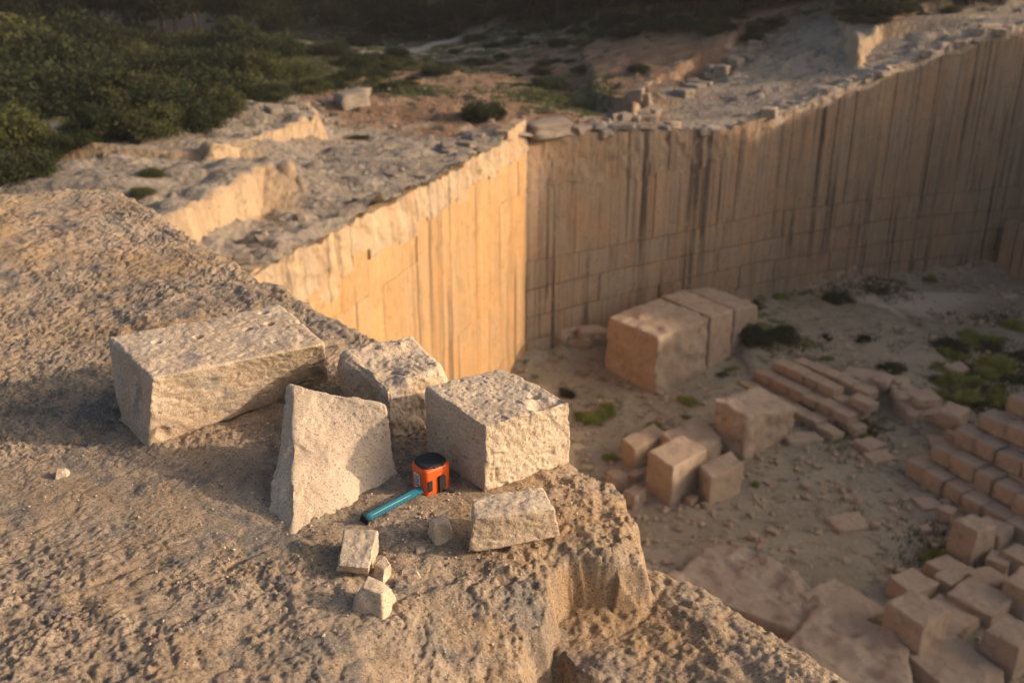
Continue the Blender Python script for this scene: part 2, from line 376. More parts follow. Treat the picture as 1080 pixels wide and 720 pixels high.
PATH = [P(770, 362, 0), P(800, 352, 0), P(880, 336, 0), P(960, 322, 0), P(1010, 313, 0), P(1070, 306, 0)]
STEP = [P(780, 372, 0), P(830, 388, 0), P(890, 410, 0), P(985, 452, 0), P(1000, 476, 0), P(1090, 470, 0), P(1150, 400, 0), P(1060, 372, 0), P(870, 366, 0)]
MOUNDS = [(915, 358, 2.6, .7), (1012, 348, 2.6, .8), (960, 372, 3, .4), (1075, 345, 3, .5)]
FGREEN = [(880, 322, 2), (800, 328, 2), (840, 326, 2), (930, 312, 2), (815, 372, 2), (790, 385, 1.6), (1000, 405, 2), (1040, 400, 2.6), (1030, 435, 2), (1070, 360, 3), (910, 455, 2), (600, 415, 2), (985, 585, 1.5)]
def floor_z(x, y):
    p = np.stack([x, y, np.zeros_like(x)], -1)
    z = .10 * fbm(p, .25, 4, 31) + .035 * fbm(p, 2.2, 3, 33) 
    j = .3 * fbm(p, .8, 3, 35)
    z = z + .75 * sstep(-.25, .25, sdf_poly(x, y, STEP) + j)
    for px, py, r, h in MOUNDS:
        q = P(px, py, 0); d = np.hypot(x - q[0], y - q[1]) / r; z = z + h * np.clip(1 - d, 0, 1) ** 1.2
    # scree along the foot of the walls
    dw = np.minimum(dist_line(x, y, BWALL[:5]), dist_line(x, y, LWALL))
    z = z + .5 * sstep(2.0, .2, dw) * (1 + .5 * fbm(p, .9, 3, 37))
    w, w2, v = worley(x, y, .9, 41)
    return z + .05 * v * sstep(.03, .2, w2 - w)
def build_floor():
    xs = np.concatenate([grow(-12, -120, .6, 1.25)[::-1], np.arange(-12, 34, .2), grow(34, 200, .5, 1.2)])
    ys = np.concatenate([grow(16, -60, .6, 1.25)[::-1], np.arange(16, 57, .2), grow(57, 140, .6, 1.25)])
    X, Y = np.meshgrid(xs, ys); x, y = X.ravel(), Y.ravel(); z = floor_z(x, y)
    me = np_mesh('pit_floor', np.stack([x, y, z], -1), grid_faces(len(xs), len(ys)), True, [M_FLOOR])
    ga = np.zeros_like(x)
    for px, py, r in FGREEN:
        q = P(px, py, 0); ga = np.maximum(ga, .82 - .5 * np.hypot(x - q[0], y - q[1]) / r)
    attr(me, 'grass', np.clip(ga, 0, 1)); attr(me, 'track', 1 - sstep(.6, 1.3, dist_line(x, y, PATH) * .8 + .2 * noise(np.stack([x, y, x * 0], -1), .8, 3)))
    tag(link('pit_floor', me), kind='structure')
build_floor()
def fz(x, y): return float(floor_z(np.array([float(x)]), np.array([float(y)]))[0])

# ------------------------------------------------------------------ quarry walls, panel by panel
def panel(path, side, s0, s1, z0f, z1f, dep, mat, parent, name, nz=4, rough=.03, tilt=0.0, ns=4, fs=1.1, jag=0.0, g=.007):
    """one sawn face: a slab 0.22 m thick standing proud of the wall core by dep"""
    ss = np.linspace(s0 + g, s1 - g, ns); P2 = path.at(ss); N2 = path.nrm(ss, side)
    t = np.linspace(0, 1, nz)
    z0 = np.array([z0f(a) for a in ss]) + g; z1 = np.array([z1f(a) for a in ss]) - g
    Z = z0[None, :] + t[:, None] * (z1 - z0)[None, :]
    if jag: Z[-1] += jag * noise(np.stack([P2[:, 0], P2[:, 1], Z[-1]], -1), 3.1, 91) + .5 * jag * noise(np.stack([P2[:, 0], P2[:, 1], Z[-1]], -1), 8.0, 92)
    base = np.stack([np.broadcast_to(P2[:, 0], Z.shape), np.broadcast_to(P2[:, 1], Z.shape), Z], -1)
    flat = base.reshape(-1, 3)
    dd = dep + rough * fbm(flat, fs, 3, 51).reshape(Z.shape) - tilt * t[:, None] * (z1 - z0)[None, :]
    edge = np.zeros(Z.shape); edge[0, :] = edge[-1, :] = 1; edge[:, 0] = edge[:, -1] = 1
    dd = dd - edge * (.003 + .016 * np.abs(noise(flat, 2.3, 57)).reshape(Z.shape))
    fr = base.copy(); fr[..., 0] += N2[None, :, 0] * dd; fr[..., 1] += N2[None, :, 1] * dd
    bk = base.copy(); bk[..., 0] -= N2[None, :, 0] * .55; bk[..., 1] -= N2[None, :, 1] * .55
    n = ns * nz; V = np.concatenate([fr.reshape(-1, 3), bk.reshape(-1, 3)]); F = [tuple(q) for q in grid_faces(ns, nz)]
    ring = list(range(ns)) + [ns * (k + 1) - 1 for k in range(1, nz)] + list(range(n - 2, n - ns - 1, -1)) + [ns * k for k in range(nz - 2, 0, -1)]
    for a, b in zip(ring, ring[1:] + ring[:1]): F.append((a, a + n, b + n, b))
    if side > 0: F = [f[::-1] for f in F] if False else F
    return link(name, pmesh(name, V, F, mat), parent)
def core(path, side, s0, s1, zf, mat, name, parent, off=-.36, z0=-1.0, thick=2.5):
    ss = np.arange(s0, s1 + .01, .5); p = path.at(ss); nn = path.nrm(ss, side); V = []; F = []
    for i in range(len(ss)):
        a = p[i] + nn[i] * off; b = p[i] - nn[i] * thick
        V += [(a[0], a[1], z0), (a[0], a[1], zf(ss[i]) - .25), (b[0], b[1], zf(ss[i]) - .45), (b[0], b[1], z0)]
    for i in range(len(ss) - 1):
        k = 4 * i
        for j in range(4): F.append((k + j, k + (j + 1) % 4, k + 4 + (j + 1) % 4, k + 4 + j))
    n = len(V) - 4; F += [(3, 2, 1, 0), (n, n + 1, n + 2, n + 3)]
    return link(name, pmesh(name, V, F, mat), parent)
def rock_mesh(name, corners, n=10, r=.12, amp=.03, nsc=2.0, seed=0, mat=None, smooth=True, extra=None, octv=4):
    """a hewn stone from eight corners (bottom ring of 4, then top ring of 4): rounded, chipped and rough"""
    g = np.linspace(-1, 1, n + 1); A, B = np.meshgrid(g, g); A, B = A.ravel(), B.ravel(); O = np.ones_like(A)
    pts = np.concatenate([np.stack(q, -1) for q in ((A, B, O), (-A, B, -O), (O, A, B), (-O, -A, B), (-A, O, B), (A, -O, B))])
    qf = grid_faces(n + 1, n + 1); F = np.concatenate([qf + k * (n + 1) ** 2 for k in range(6)])
    key = np.round((pts + 1) * n * 2).astype(np.int64); key = key[:, 0] * 10 ** 8 + key[:, 1] * 10 ** 4 + key[:, 2]
    u, first, inv = np.unique(key, return_index=True, return_inverse=True); pts = pts[first]; F = inv[F]
    C = np.asarray(corners, float)
    ext = np.array([np.linalg.norm(C[1] - C[0]), np.linalg.norm(C[3] - C[0]), np.linalg.norm(C[4] - C[0])]) / 2
    rr = r * ext.min() * (1 + .8 * fbm(pts * 1.0 + seed, 1.3, 2, seed + 3)); rr = np.clip(rr, .01 * ext.min(), ext.min() * .8)[:, None]
    m = pts * ext; c = np.clip(m, -(ext - rr), ext - rr); d = m - c; L = np.linalg.norm(d, axis=1, keepdims=True); m = c + d / np.maximum(L, 1e-9) * np.minimum(rr, L)
    nrm = d / np.maximum(L, 1e-9)
    q = m / ext; w = [(1 - q) / 2, (1 + q) / 2]
    idx = [(0, 0, 0), (1, 0, 0), (1, 1, 0), (0, 1, 0), (0, 0, 1), (1, 0, 1), (1, 1, 1), (0, 1, 1)]
    V = sum((w[a][:, 0] * w[b][:, 1] * w[e][:, 2])[:, None] * C[k] for k, (a, b, e) in enumerate(idx))
    ax = [(C[1] - C[0]), (C[3] - C[0]), (C[4] - C[0])]; ax = [a / np.linalg.norm(a) for a in ax]
    N = nrm[:, :1] * ax[0] + nrm[:, 1:2] * ax[1] + nrm[:, 2:] * ax[2]
    S = V + seed * 3.1
    disp = amp * fbm(S, nsc, octv, seed)
    if extra is not None: disp = disp + extra(V, N)
    V = V + N * disp[:, None]
    me = np_mesh(name, V, F, smooth, [mat] if mat else [])
    return me
def place(name, me, label, cat, group=None, base=None):
    """shift the mesh so that the object's origin is its base, and link it"""
    co = np.empty(len(me.vertices) * 3, np.float32); me.vertices.foreach_get('co', co); co = co.reshape(-1, 3)
    b = np.array([co[:, 0].mean(), co[:, 1].mean(), co[:, 2].min()]) if base is None else np.array(base)
    co -= b.astype(np.float32); me.vertices.foreach_set('co', co.ravel()); me.update()
    return tag(link(name, me, loc=b), label, cat, group)

def build_back_wall():
    root = tag(link('quarry_wall', None, loc=(12.75, 48.0, 0)), 'long shaded quarry wall with dark run-off streaks running back to the right', 'quarry wall')
    root.empty_display_size = .5
    inv = Matrix.Translation((-12.75, -48.0, 0))
    S1 = 48.0
    kids = [core(PB, 1, 0, S1, rimB, M_JOINT, 'wall_core', root)]
    R = random.Random(5); tiers = [-.4, 1.15, 2.3, 3.5, 4.75]; jn = lambda t, k: .05 * math.sin(t * .35 + k * 2.1)
    for k in range(4):                                    # the lower courses: squarish sawn blocks
        s = 0.0
        while s < S1 - .3:
            s1 = min(s + (R.uniform(.9, 2.3) if s < 34 else R.uniform(2.4, 3.6)), S1)
            if S1 - s1 < .5: s1 = S1
            kids.append(panel(PB, 1, s, s1, lambda t: tiers[k] + (jn(t, k) if k else 0), lambda t: tiers[k + 1] + jn(t, k + 1), R.uniform(-.02, .03) + .012 * (4 - k), M_WALL, root, 'cut_panel', nz=4, rough=.03, ns=6, g=.018)); s = s1
    s = 0.0
    while s < S1 - .3:                                    # above them tall narrow strips and the rough cap
        s1 = min(s + (R.uniform(.32, .85) if s < 34 else R.uniform(1.2, 2.0)), S1)
        if S1 - s1 < .5: s1 = S1
        cap = lambda t: float(np.interp(t, [0, 5, 10, 13, 15, 60], [2.0, 2.1, 1.6, .7, .45, .45])) + .12 * math.sin(t * 2.3)
        kids.append(panel(PB, 1, s, s1, lambda t: tiers[4] + jn(t, 4), lambda t: rimB(t) - cap(t), R.choice((-.03, -.02, -.01, 0, 0, .01, .02, .04)), M_WALL, root, 'cut_panel', nz=10, rough=.015))
        m = 1 if s > 12 else 2
        for q in range(m):
            a, b = s + (s1 - s) * q / m, s + (s1 - s) * (q + 1) / m; up = .04
            kids.append(panel(PB, 1, a, b, lambda t: rimB(t) - cap(t), lambda t: rimB(t) + up, .03, M_CREST if s > 13.5 else M_WALL, root, 'crest_panel', nz=9, rough=.06, tilt=.02, ns=7, fs=2.2, jag=.10, g=.0))
        s = s1
    for o in kids: o.matrix_parent_inverse = inv
    return root
build_back_wall()
def build_left_wall():
    root = tag(link('quarry_wall', None, loc=(-2.4, 32.0, 0)), 'sunlit ochre quarry wall with pale jagged crest behind the foreground stones', 'quarry wall')
    inv = Matrix.Translation((2.4, -32.0, 0)); S1 = PL.L[-1]
    kids = [core(PL, -1, 0, S1, rimL, M_JOINT, 'wall_core', root)]
    s = 0.0; R = random.Random(9); tiers = [-.4, 1.3, 4.2]
    while s < S1 - .2:
        w = R.uniform(.7, 1.3); s1 = min(s + w, S1); j = R.uniform(-.04, .04)
        cap = float(np.interp(s, [0, 6, 14, 30], [.75, .95, 1.35, 1.4]) + .18 * math.sin(s * 1.3)); cj = R.uniform(-.3, .3)
        lv = tiers + [8.0 + 0 * j]
        top = lambda t: rimL(t) - cap + cj
        for a, b in zip(lv[:-1], lv[1:]):
            kids.append(panel(PL, -1, s, s1, lambda t, a=a: a + j, lambda t, b=b: (b + j), R.uniform(-.012, .02), M_WALL_O, root, 'cut_panel', nz=6, rough=.02))
        if rimL(s) - cap > 8.2:
            kids.append(panel(PL, -1, s, s1, lambda t: 8.0 + j, top, R.uniform(-.012, .02), M_WALL_O, root, 'cut_panel', nz=4, rough=.02))
            zc = top
        else: zc = lambda t: 8.0 + j
        for q in range(2):
            a, b = s + (s1 - s) * q / 2, s + (s1 - s) * (q + 1) / 2; up = .06 + (.25 if s < 1 else 0)
            kids.append(panel(PL, -1, a, b, zc, lambda t: rimL(t) + up, R.uniform(.03, .045), M_CRESTL, root, 'crest_panel', nz=12, rough=.085, tilt=.05, ns=7, fs=1.8, jag=.11, g=.0))
        s = s1
    for o in kids: o.matrix_parent_inverse = inv
build_left_wall()
RWALL = [np.array([26.9, 52.6]), np.array([30.6, 48.6]), np.array([36.0, 40.5]), np.array([41.0, 30.0]), np.array([42.0, 10.0])]
def build_right_wall():
    pr = Path(RWALL)
    zf = lambda t: float(np.interp(t, [0, 8.55, 8.65, 60], [3.1, 3.1, 14.0, 14.2]))  # the tall stretch, out of view, is added to throw shade into the pit
    root = tag(link('quarry_wall', None, loc=(30.6, 48.6, 0)), 'low plain brown wall in shade closing the pit at the right edge, plus unseen tall part added for shade', 'quarry wall')
    inv = Matrix.Translation((-30.6, -48.6, 0))
    kids = [core(pr, 1, 0, pr.L[-1], lambda t: zf(t) + .15, M_JOINT, 'wall_core', root, thick=4.0)]
    R = random.Random(3); s = 0
    while s < pr.L[-1] - .5:
        s1 = min(s + (2.87 if s < 8 else R.uniform(2.2, 3.2)), pr.L[-1]); 
        lv = [-.4, 3.1] if s < 8.4 else [-.4, 3.1, 6.6, 10.2, 13.9]
        for a, b in zip(lv[:-1], lv[1:]): kids.append(panel(pr, 1, s, s1, lambda t: a, lambda t: b, R.uniform(0, .05), M_WALL, root, 'cut_panel', nz=4))
        s = s1
    for o in kids: o.matrix_parent_inverse = inv
build_right_wall()

# the hill added out of view on the right to shade pit and back wall
def build_shade_hill():
    xs = np.arange(31, 112, .8); ys = np.arange(20, 66, .8); X, Y = np.meshgrid(xs, ys); x, y = X.ravel(), Y.ravel(); p = np.stack([x, y, x * 0], -1)
    west = x - np.interp(y, [10, 30, 40.5, 46, 60], [43.5, 42.5, 37.5, 35.5, 35.5]); south = y - (39.8 + SUN_DIR.y / SUN_DIR.x * (x - .6)); north = 60 - y
    h = np.interp(y, [41.5, 45.5], [25.5, 20.5]) * sstep(0, 3.0, west) * sstep(-.8, .8, south) * sstep(0, 9, north) * sstep(110, 70, x) + .9 * fbm(p, .12, 4, 161)
    me = np_mesh('shade_hill', np.stack([x, y, h - 1.2], -1), grid_faces(len(xs), len(ys)), True, [M_TERR])
    for a in ('earth', 'track'): attr(me, a, x * 0)
    attr(me, 'face', x * 0); attr(me, 'grass', x * 0 + .5); tag(link('shade_hill', me), kind='structure')
build_shade_hill()

# ------------------------------------------------------------------ the foreground ledge
ZL = H - 1.03; ZS = ZL - .10
UPPER = [P(0, 206, ZL), P(60, 197, ZL), P(108, 194, ZL), P(140, 205, ZL), P(200, 241, ZL), P(270, 286, ZL), P(330, 326, ZL), P(395, 360, ZL), P(480, 412, ZL), P(560, 462, ZL), P(610, 490, ZL), P(640, 499, ZL), P(668, 532, ZL), P(686, 575, ZL), P(650, 577, ZL), P(600, 570, ZL), P(580, 592, ZL), P(558, 640, ZL), P(548, 700, ZL), P(540, 780, ZL), (0.05, .3), (.3, -2.), (-3.4, -2.), (-3.4, 3.9)]
SHELF = [P(600, 590, ZS), P(690, 582, ZS), P(712, 594, ZS), P(760, 621, ZS), P(830, 666, ZS), P(900, 721, ZS), P(1000, 800, ZS), P(760, 800, ZS), P(652, 716, ZS), P(566, 650, ZS)]
def ledge_z(x, y):
    p = np.stack([x, y, np.zeros_like(x)], -1)
    a5, b5, v5 = worley(x + .02 * noise(p, 9, 7), y + .02 * noise(p, 9, 8), 12, 101); a6, b6, v6 = worley(x + .01 * noise(p, 20, 7), y + .01 * noise(p, 20, 8), 29, 102)
    e5 = sstep(0, .22, b5 - a5); e6 = sstep(0, .25, b6 - a6); v5 = v5 * e5; v6 = v6 * e6
    j = .014 * v5 + .004 * v6 + .004 * fbm(p, 9, 3, 61)
    dU = sdf_poly(x, y, UPPER) + j; dS = sdf_poly(x, y, SHELF) + j * .8
    def slab(d, lip, k): return np.where(d > 0, -lip * np.clip(1 - d / .07, 0, 1) ** 2, -lip + d * k + np.minimum(d + .16, 0) * 9)
    hU = slab(dU, .008, 4.2); hS = slab(dS, .008, 5.0) - .10
    # the top rolls off towards the camera at the right
    a, b = P(600, 572, ZL)[:2], P(330, 668, ZL)[:2]; e = (b - a) / np.linalg.norm(b - a); nn = np.array([e[1], -e[0]]); 
    if nn[1] > 0: nn = -nn
    q = (x - a[0]) * nn[0] + (y - a[1]) * nn[1] + .02 * fbm(p, 5, 3, 63) + .012 * v5 + .006 * v6; t = (x - a[0]) * e[0] + (y - a[1]) * e[1]
    L = np.linalg.norm(b - a)
    hU = hU - .55 * np.where(q > 0, q * q / (q + .05), 0) * sstep(L * 1.35, L * .6, t)
    h = np.maximum(hU, hS)
    h = np.maximum(h, -17.3)
    cal = np.maximum(sstep(.42, .1, np.hypot(x + .15, (y - 1.68) * 1.6)), .85 * sstep(.75, .25, np.hypot(x + .75, (y - 1.66) * 2.6)))   # swept, dusty part
    gr = 1 - .6 * cal
    flat = np.maximum(cal, sstep(.85, .3, np.hypot(x + .45, (y - 1.9) * 1.2))); und = .024 * fbm(p, 1.4, 3, 65) * (1 - .95 * flat) - .006
    mid = .006 * fbm(p, 7, 3, 67)
    bil = .006 * (np.abs(noise(p, 15, 69)) - .3) + .006 * (np.abs(noise(p, 36, 70)) - .3)
    cob = np.clip(sstep(.0, .05, dU) * sstep(.20, .04, np.abs(dU)) * sstep(2.8, 2.0, y) + .8 * sstep(0, .05, dS) * (dU < 0), 0, 1)
    w, w2, v = worley(x + .012 * noise(p, 20, 3), y + .012 * noise(p, 20, 4), 24, 71)
    def grains(sc, sd):
        f, f2, vv = worley(x + .5 / sc * noise(p, sc * .7, sd), y + .5 / sc * noise(p, sc * .7, sd + 1), sc, sd); return (.55 + .45 * vv) * np.clip(1 - 1.9 * f * f, 0, 1)
    patch = sstep(-.35, .45, fbm(p, 5.5, 3, 84)); patch2 = sstep(-.3, .5, fbm(p, 12, 2, 85))
    fine = (.0066 * patch + .0012) * grains(78, 110) + (.0046 * patch2 + .0018) * grains(128, 120) + .0022 * grains(180, 130) + .0022 * noise(p, 40, 73)
    rg = 1 - 2 * np.abs(noise(p, 13, 81))
    cobble = .006 * v * sstep(0, .3, w2 - w) + .006 * v6 + .004 * rg + .004 * v5 + .003 * grains(48, 150)
    # a few open cracks and small solution hollows
    crack = -.004 * sstep(.035, .0, np.abs(noise(p, 2.6, 141) + .25 * noise(p, 9, 142))) * sstep(.0, .4, noise(p, 1.7, 143))
    fine = fine * np.where((dU < 0) & (dS > -.02), .5, 1)
    return h + und + gr * (mid + bil + fine + crack) + cob * cobble * np.where(dU < 0, .35, .8)
def build_ledge():
    xs = np.concatenate([np.arange(-3.4, -2.3, .03), np.arange(-2.3, -1.6, .006), np.arange(-1.6, .75, .0034), np.arange(.75, .95, .006), np.arange(.95, 2.9, .05)])
    ys = np.concatenate([np.arange(-2, .85, .06), np.arange(.85, 2.3, .0032), np.arange(2.3, 4.5, .0068), np.arange(4.5, 6.6, .06)])
    X, Y = np.meshgrid(xs, ys); x, y = X.ravel(), Y.ravel(); z = ledge_z(x, y) + ZL
    nx, ny = len(xs), len(ys); V = np.stack([x, y, z], -1); F = grid_faces(nx, ny)
    i = np.arange(nx * ny).reshape(ny, nx); ring = np.concatenate([i[0, :-1], i[:-1, -1], i[-1, :0:-1], i[:0:-1, 0]])
    sk = V[ring].copy(); sk[:, 2] = -.6
    n0 = len(V); m = len(ring); k = np.arange(m); kn = (k + 1) % m
    F = np.concatenate([F, np.stack([ring[kn], ring[k], n0 + k, n0 + kn], -1)]); V = np.concatenate([V, sk])
    tag(link('rock_ledge', np_mesh('rock_ledge', V, F, True, [M_LEDGE])), kind='structure')
build_ledge()
def lz(x, y): return ZL + float(ledge_z(np.array([float(x)]), np.array([float(y)]))[0])

# ------------------------------------------------------------------ the hewn stones on the ledge
def corners(bot, top, zb, zt):
    zb = [zb] * 4 if np.isscalar(zb) else zb; zt = [zt] * 4 if np.isscalar(zt) else zt
    return [b if len(b) == 3 else P(b[0], b[1], z) for b, z in zip(bot, zb)] + [t if len(t) == 3 else P(t[0], t[1], z) for t, z in zip(top, zt)]
def under(pt, z, dx=0, dy=0): return np.array([pt[0] + dx, pt[1] + dy, z])
def rough_extra(pit=.004, sc=34, holes=(), seed=1, chips=()):
    def f(V, N):
        d = -pit * .34 * np.clip(np.abs(noise(V, sc * 2.3, seed)) * 2.6 - 1.35, 0, 1) + .0008 * noise(V, 150, seed + 1) + .0010 * noise(V, 85, seed + 2) + .0012 * noise(V, 38, seed + 3)
        for h, r, dep in holes: d = d - dep * sstep(r, r * .45, np.linalg.norm(V - h, axis=1))
        for h, r, dep in chips: d = d - dep * sstep(r, r * .2, np.linalg.norm(V - h, axis=1) + .25 * r * noise(V, 40, seed + 5))
        return d
    return f
# long block at the left; its near bottom corner gives its height
b0 = P(156, 472, ZL); zt1 = zat(b0[0], b0[1], 399)
tp = [P(160, 398, zt1), P(343, 362, zt1), P(294, 319, zt1), P(113, 354, zt1)]
bt = [P(156, 474, ZL - .01), P(347, 404, ZL - .01), under(tp[2], ZL - .02, .01, .01), P(127, 446, ZL - .01)]
holes = [(P(x, y, zt1), .012, .016) for x, y in ((165, 361), (209, 355), (261, 347), (278, 330), (284, 342))]
place('stone_block', rock_mesh('stone_block', bt + tp, 130, .08, .003, 11, 1, M_STONE_L, True, rough_extra(.006, 30, holes, 1, [(P(318, 340, zt1), .02, .006), (P(173, 455, ZL + .02), .02, .01)])),
      'longest hewn block with a row of small drill holes on its top', 'stone block')
# rough rock behind, between block and cube
b0 = P(415, 468, ZL); zt2 = zat(b0[0], b0[1], 410)
tp = [P(407, 412, zt2), P(468, 386, zt2), P(434, 343, zt2 + .0), P(360, 374, zt2)]
bt = [P(414, 470, ZL - .01), P(484, 438, ZL - .01), under(tp[2], ZL - .02, .02, .0), P(362, 432, ZL - .01)]
place('rough_rock', rock_mesh('rough_rock', bt + tp, 100, .26, .014, 9, 4, M_STONE_L, True, rough_extra(.007, 28, (), 4)),
      'rounded rough rock standing behind the triangular slab and the cube', 'rock')
# cube
b0 = P(511, 518, ZL); zt3 = zat(b0[0], b0[1], 449)
tp = [P(512, 449, zt3), P(601, 424, zt3), P(530, 388, zt3), P(447, 408, zt3)]
bt = [P(511, 520, ZL - .008), P(603, 489, ZL - .008), under(tp[2], ZL - .02), P(449, 478, ZL - .008)]
place('stone_cube', rock_mesh('stone_cube', bt + tp, 110, .07, .003, 11, 7, M_STONE, True, rough_extra(.007, 36, (), 7, [(P(563, 417, zt3), .016, .016), (P(571, 426, zt3), .034, .016), (P(588, 424, zt3), .03, .008), (P(575, 462, ZL + .06), .016, .008)])),
      'cube-shaped hewn stone with a chipped top edge, right of the tape measure', 'stone cube')
# triangular slab leaning back
zt4 = zat(*P(312, 557, ZL)[:2], 437) ; A = P(308, 567, ZL - .008); B = P(421, 502, ZL - .008)
lean = np.array([-.055, .045, 0])
tA = P(311, 409, ZL + .150); tB = P(405, 427, ZL + .118)
C0 = [A, B, B + np.array([-.05, .075, 0]), A + np.array([-.06, .08, 0]), tA, tB, tB + np.array([-.012, .012, -.004]), tA + np.array([-.016, .016, -.004])]
place('stone_slab', rock_mesh('stone_slab', C0, 100, .12, .007, 13, 12, M_STONE, True, rough_extra(.006, 40, (), 12, [(P(312, 480, ZL + .07), .03, .010), (P(355, 418, ZL + .14), .02, .006), (P(306, 520, ZL + .03), .02, .010)])),
      'triangular broken slab leaning upright, left of the tape measure', 'stone slab')
# small brick-like piece
zt5 = zat(*P(494, 582, ZL)[:2], 546)
tp = [P(499, 547, zt5), P(586, 536, zt5), P(572, 513, zt5), P(498, 524, zt5)]
bt = [P(493, 583, ZL - .006), P(591, 565, ZL - .006), under(tp[2], ZL - .01, .01, 0), under(tp[3], ZL - .01)]
place('stone_brick', rock_mesh('stone_brick', bt + tp, 56, .13, .0035, 12, 15, M_STONE, True, rough_extra(.004, 40, (), 15)),
      'small brick-shaped stone in front of the cube', 'stone brick')
zt6 = ZL + .035
tp = [P(357, 596, ZL + .022), P(389, 599, ZL + .022), P(398, 559, zt6), P(363, 557, zt6)]
bt = [P(355, 603, ZL - .004), P(388, 606, ZL - .004), under(tp[2], ZL - .01), under(tp[3], ZL - .01)]
place('stone_chip', rock_mesh('stone_chip', bt + tp, 36, .12, .002, 20, 18, M_STONE, True, rough_extra(.002, 60, (), 18)),
      'squared flat chip lying left of the smaller broken pieces', 'stone chip')
def chip(px, py, w, d, h, yaw, seed, label, mat=M_STONE, n=22, name='stone_chip'):
    c = P(px, py, ZL); c[2] = lz(c[0], c[1]) - .006; ca, sa = math.cos(yaw), math.sin(yaw); R = random.Random(seed); C = []
    for zz, k in ((0, 1.0), (h, .62)):
        for ux, uy in ((-1, -1), (1, -1), (1, 1), (-1, 1)):
            qx, qy = ux * w / 2 * k * R.uniform(.6, 1.1), uy * d / 2 * k * R.uniform(.6, 1.1)
            C.append(np.array([c[0] + ca * qx - sa * qy, c[1] + sa * qx + ca * qy, c[2] + zz * R.uniform(.7, 1.15)]))
    return place(name, rock_mesh(name, C, n, .12, .08 * w, 1.5 / w, seed, mat, True, octv=3), label, 'stone chip')
chip(465, 560, .058, .048, .044, .5, 21, 'jagged pale chip in front of the tape measure')
chip(397, 633, .078, .055, .048, -.4, 25, 'wedge-shaped chip nearest the bottom edge of the photo')
chip(404, 602, .042, .036, .026, .9, 27, 'small pale chip between the squared chip and the wedge-shaped chip')
chip(444, 574, .026, .020, .014, .3, 29, 'tiny flat grey chip just left of the jagged chip')
chip(430, 598, .05, .03, .012, .1, 30, 'thin flat flake right of the small pale chip')
chip(65, 499, .030, .026, .018, .3, 33, 'rounded white pebble alone on the left of the ledge')
chip(408, 455, .04, .03, .03, .6, 35, 'small rough chip wedged at the foot of the rounded rock')
# ------------------------------------------------------------------ the tape measure
M_ORANGE = mat_plain('orange_plastic', (.72, .105, .012), .42, .4, .0002)
M_BLACK = mat_plain('black_rubber', (.018, .019, .021), .6, .3, .0003)
M_WHITE = mat_plain('grey_label', (.55, .57, .55), .5, .3)
M_GREYP = mat_plain('label_print', (.16, .19, .21), .5, .3)
M_TEAL = mat_plain('teal_blade', (.025, .18, .22), .32, .5)
M_TICK = mat_plain('blade_print', (.55, .70, .70), .4, .4)
def prism(outline, z0, z1, bev=.004, seg=3):
    """closed prism with rounded rims; outline runs anticlockwise"""
    o = np.array(outline); n = len(o); V = []; F = []; c = o.mean(0); rings = []
    d = np.roll(o, -1, 0) - np.roll(o, 1, 0); nr = np.stack([d[:, 1], -d[:, 0]], -1); nr /= np.linalg.norm(nr, axis=1, keepdims=True)
    prof = [(bev * (1 - math.sin(a)), bev * (1 - math.cos(a))) for a in np.linspace(0, math.pi / 2, seg + 1)]
    lv = [(i, z0 + q) for i, q in prof] + [(i, z1 - q) for i, q in prof[::-1]]
    for i, z in lv:
        rings.append(len(V)); V += [(*(o[k] - nr[k] * i), z) for k in range(n)]
    for a, b in zip(rings[:-1], rings[1:]):
        for k in range(n): F.append((a + k, a + (k + 1) % n, b + (k + 1) % n, b + k))
    F.append(tuple(reversed(range(rings[0], rings[0] + n)))); F.append(tuple(range(rings[-1], rings[-1] + n)))
    return V, F
def rbox(x0, x1, y0, y1, r, seg=6, rs=None):
    rs = rs or [r] * 4; out = []
    for (cx, cy, a0), q in zip(((x1, y1, 0), (x0, y1, 90), (x0, y0, 180), (x1, y0, 270)), rs):
        ox = cx - q if cx == x1 else cx + q; oy = cy - q if cy == y1 else cy + q
        for t in np.linspace(0, 90, seg + 1): out.append((ox + q * math.cos(math.radians(a0 + t)), oy + q * math.sin(math.radians(a0 + t))))
    return out
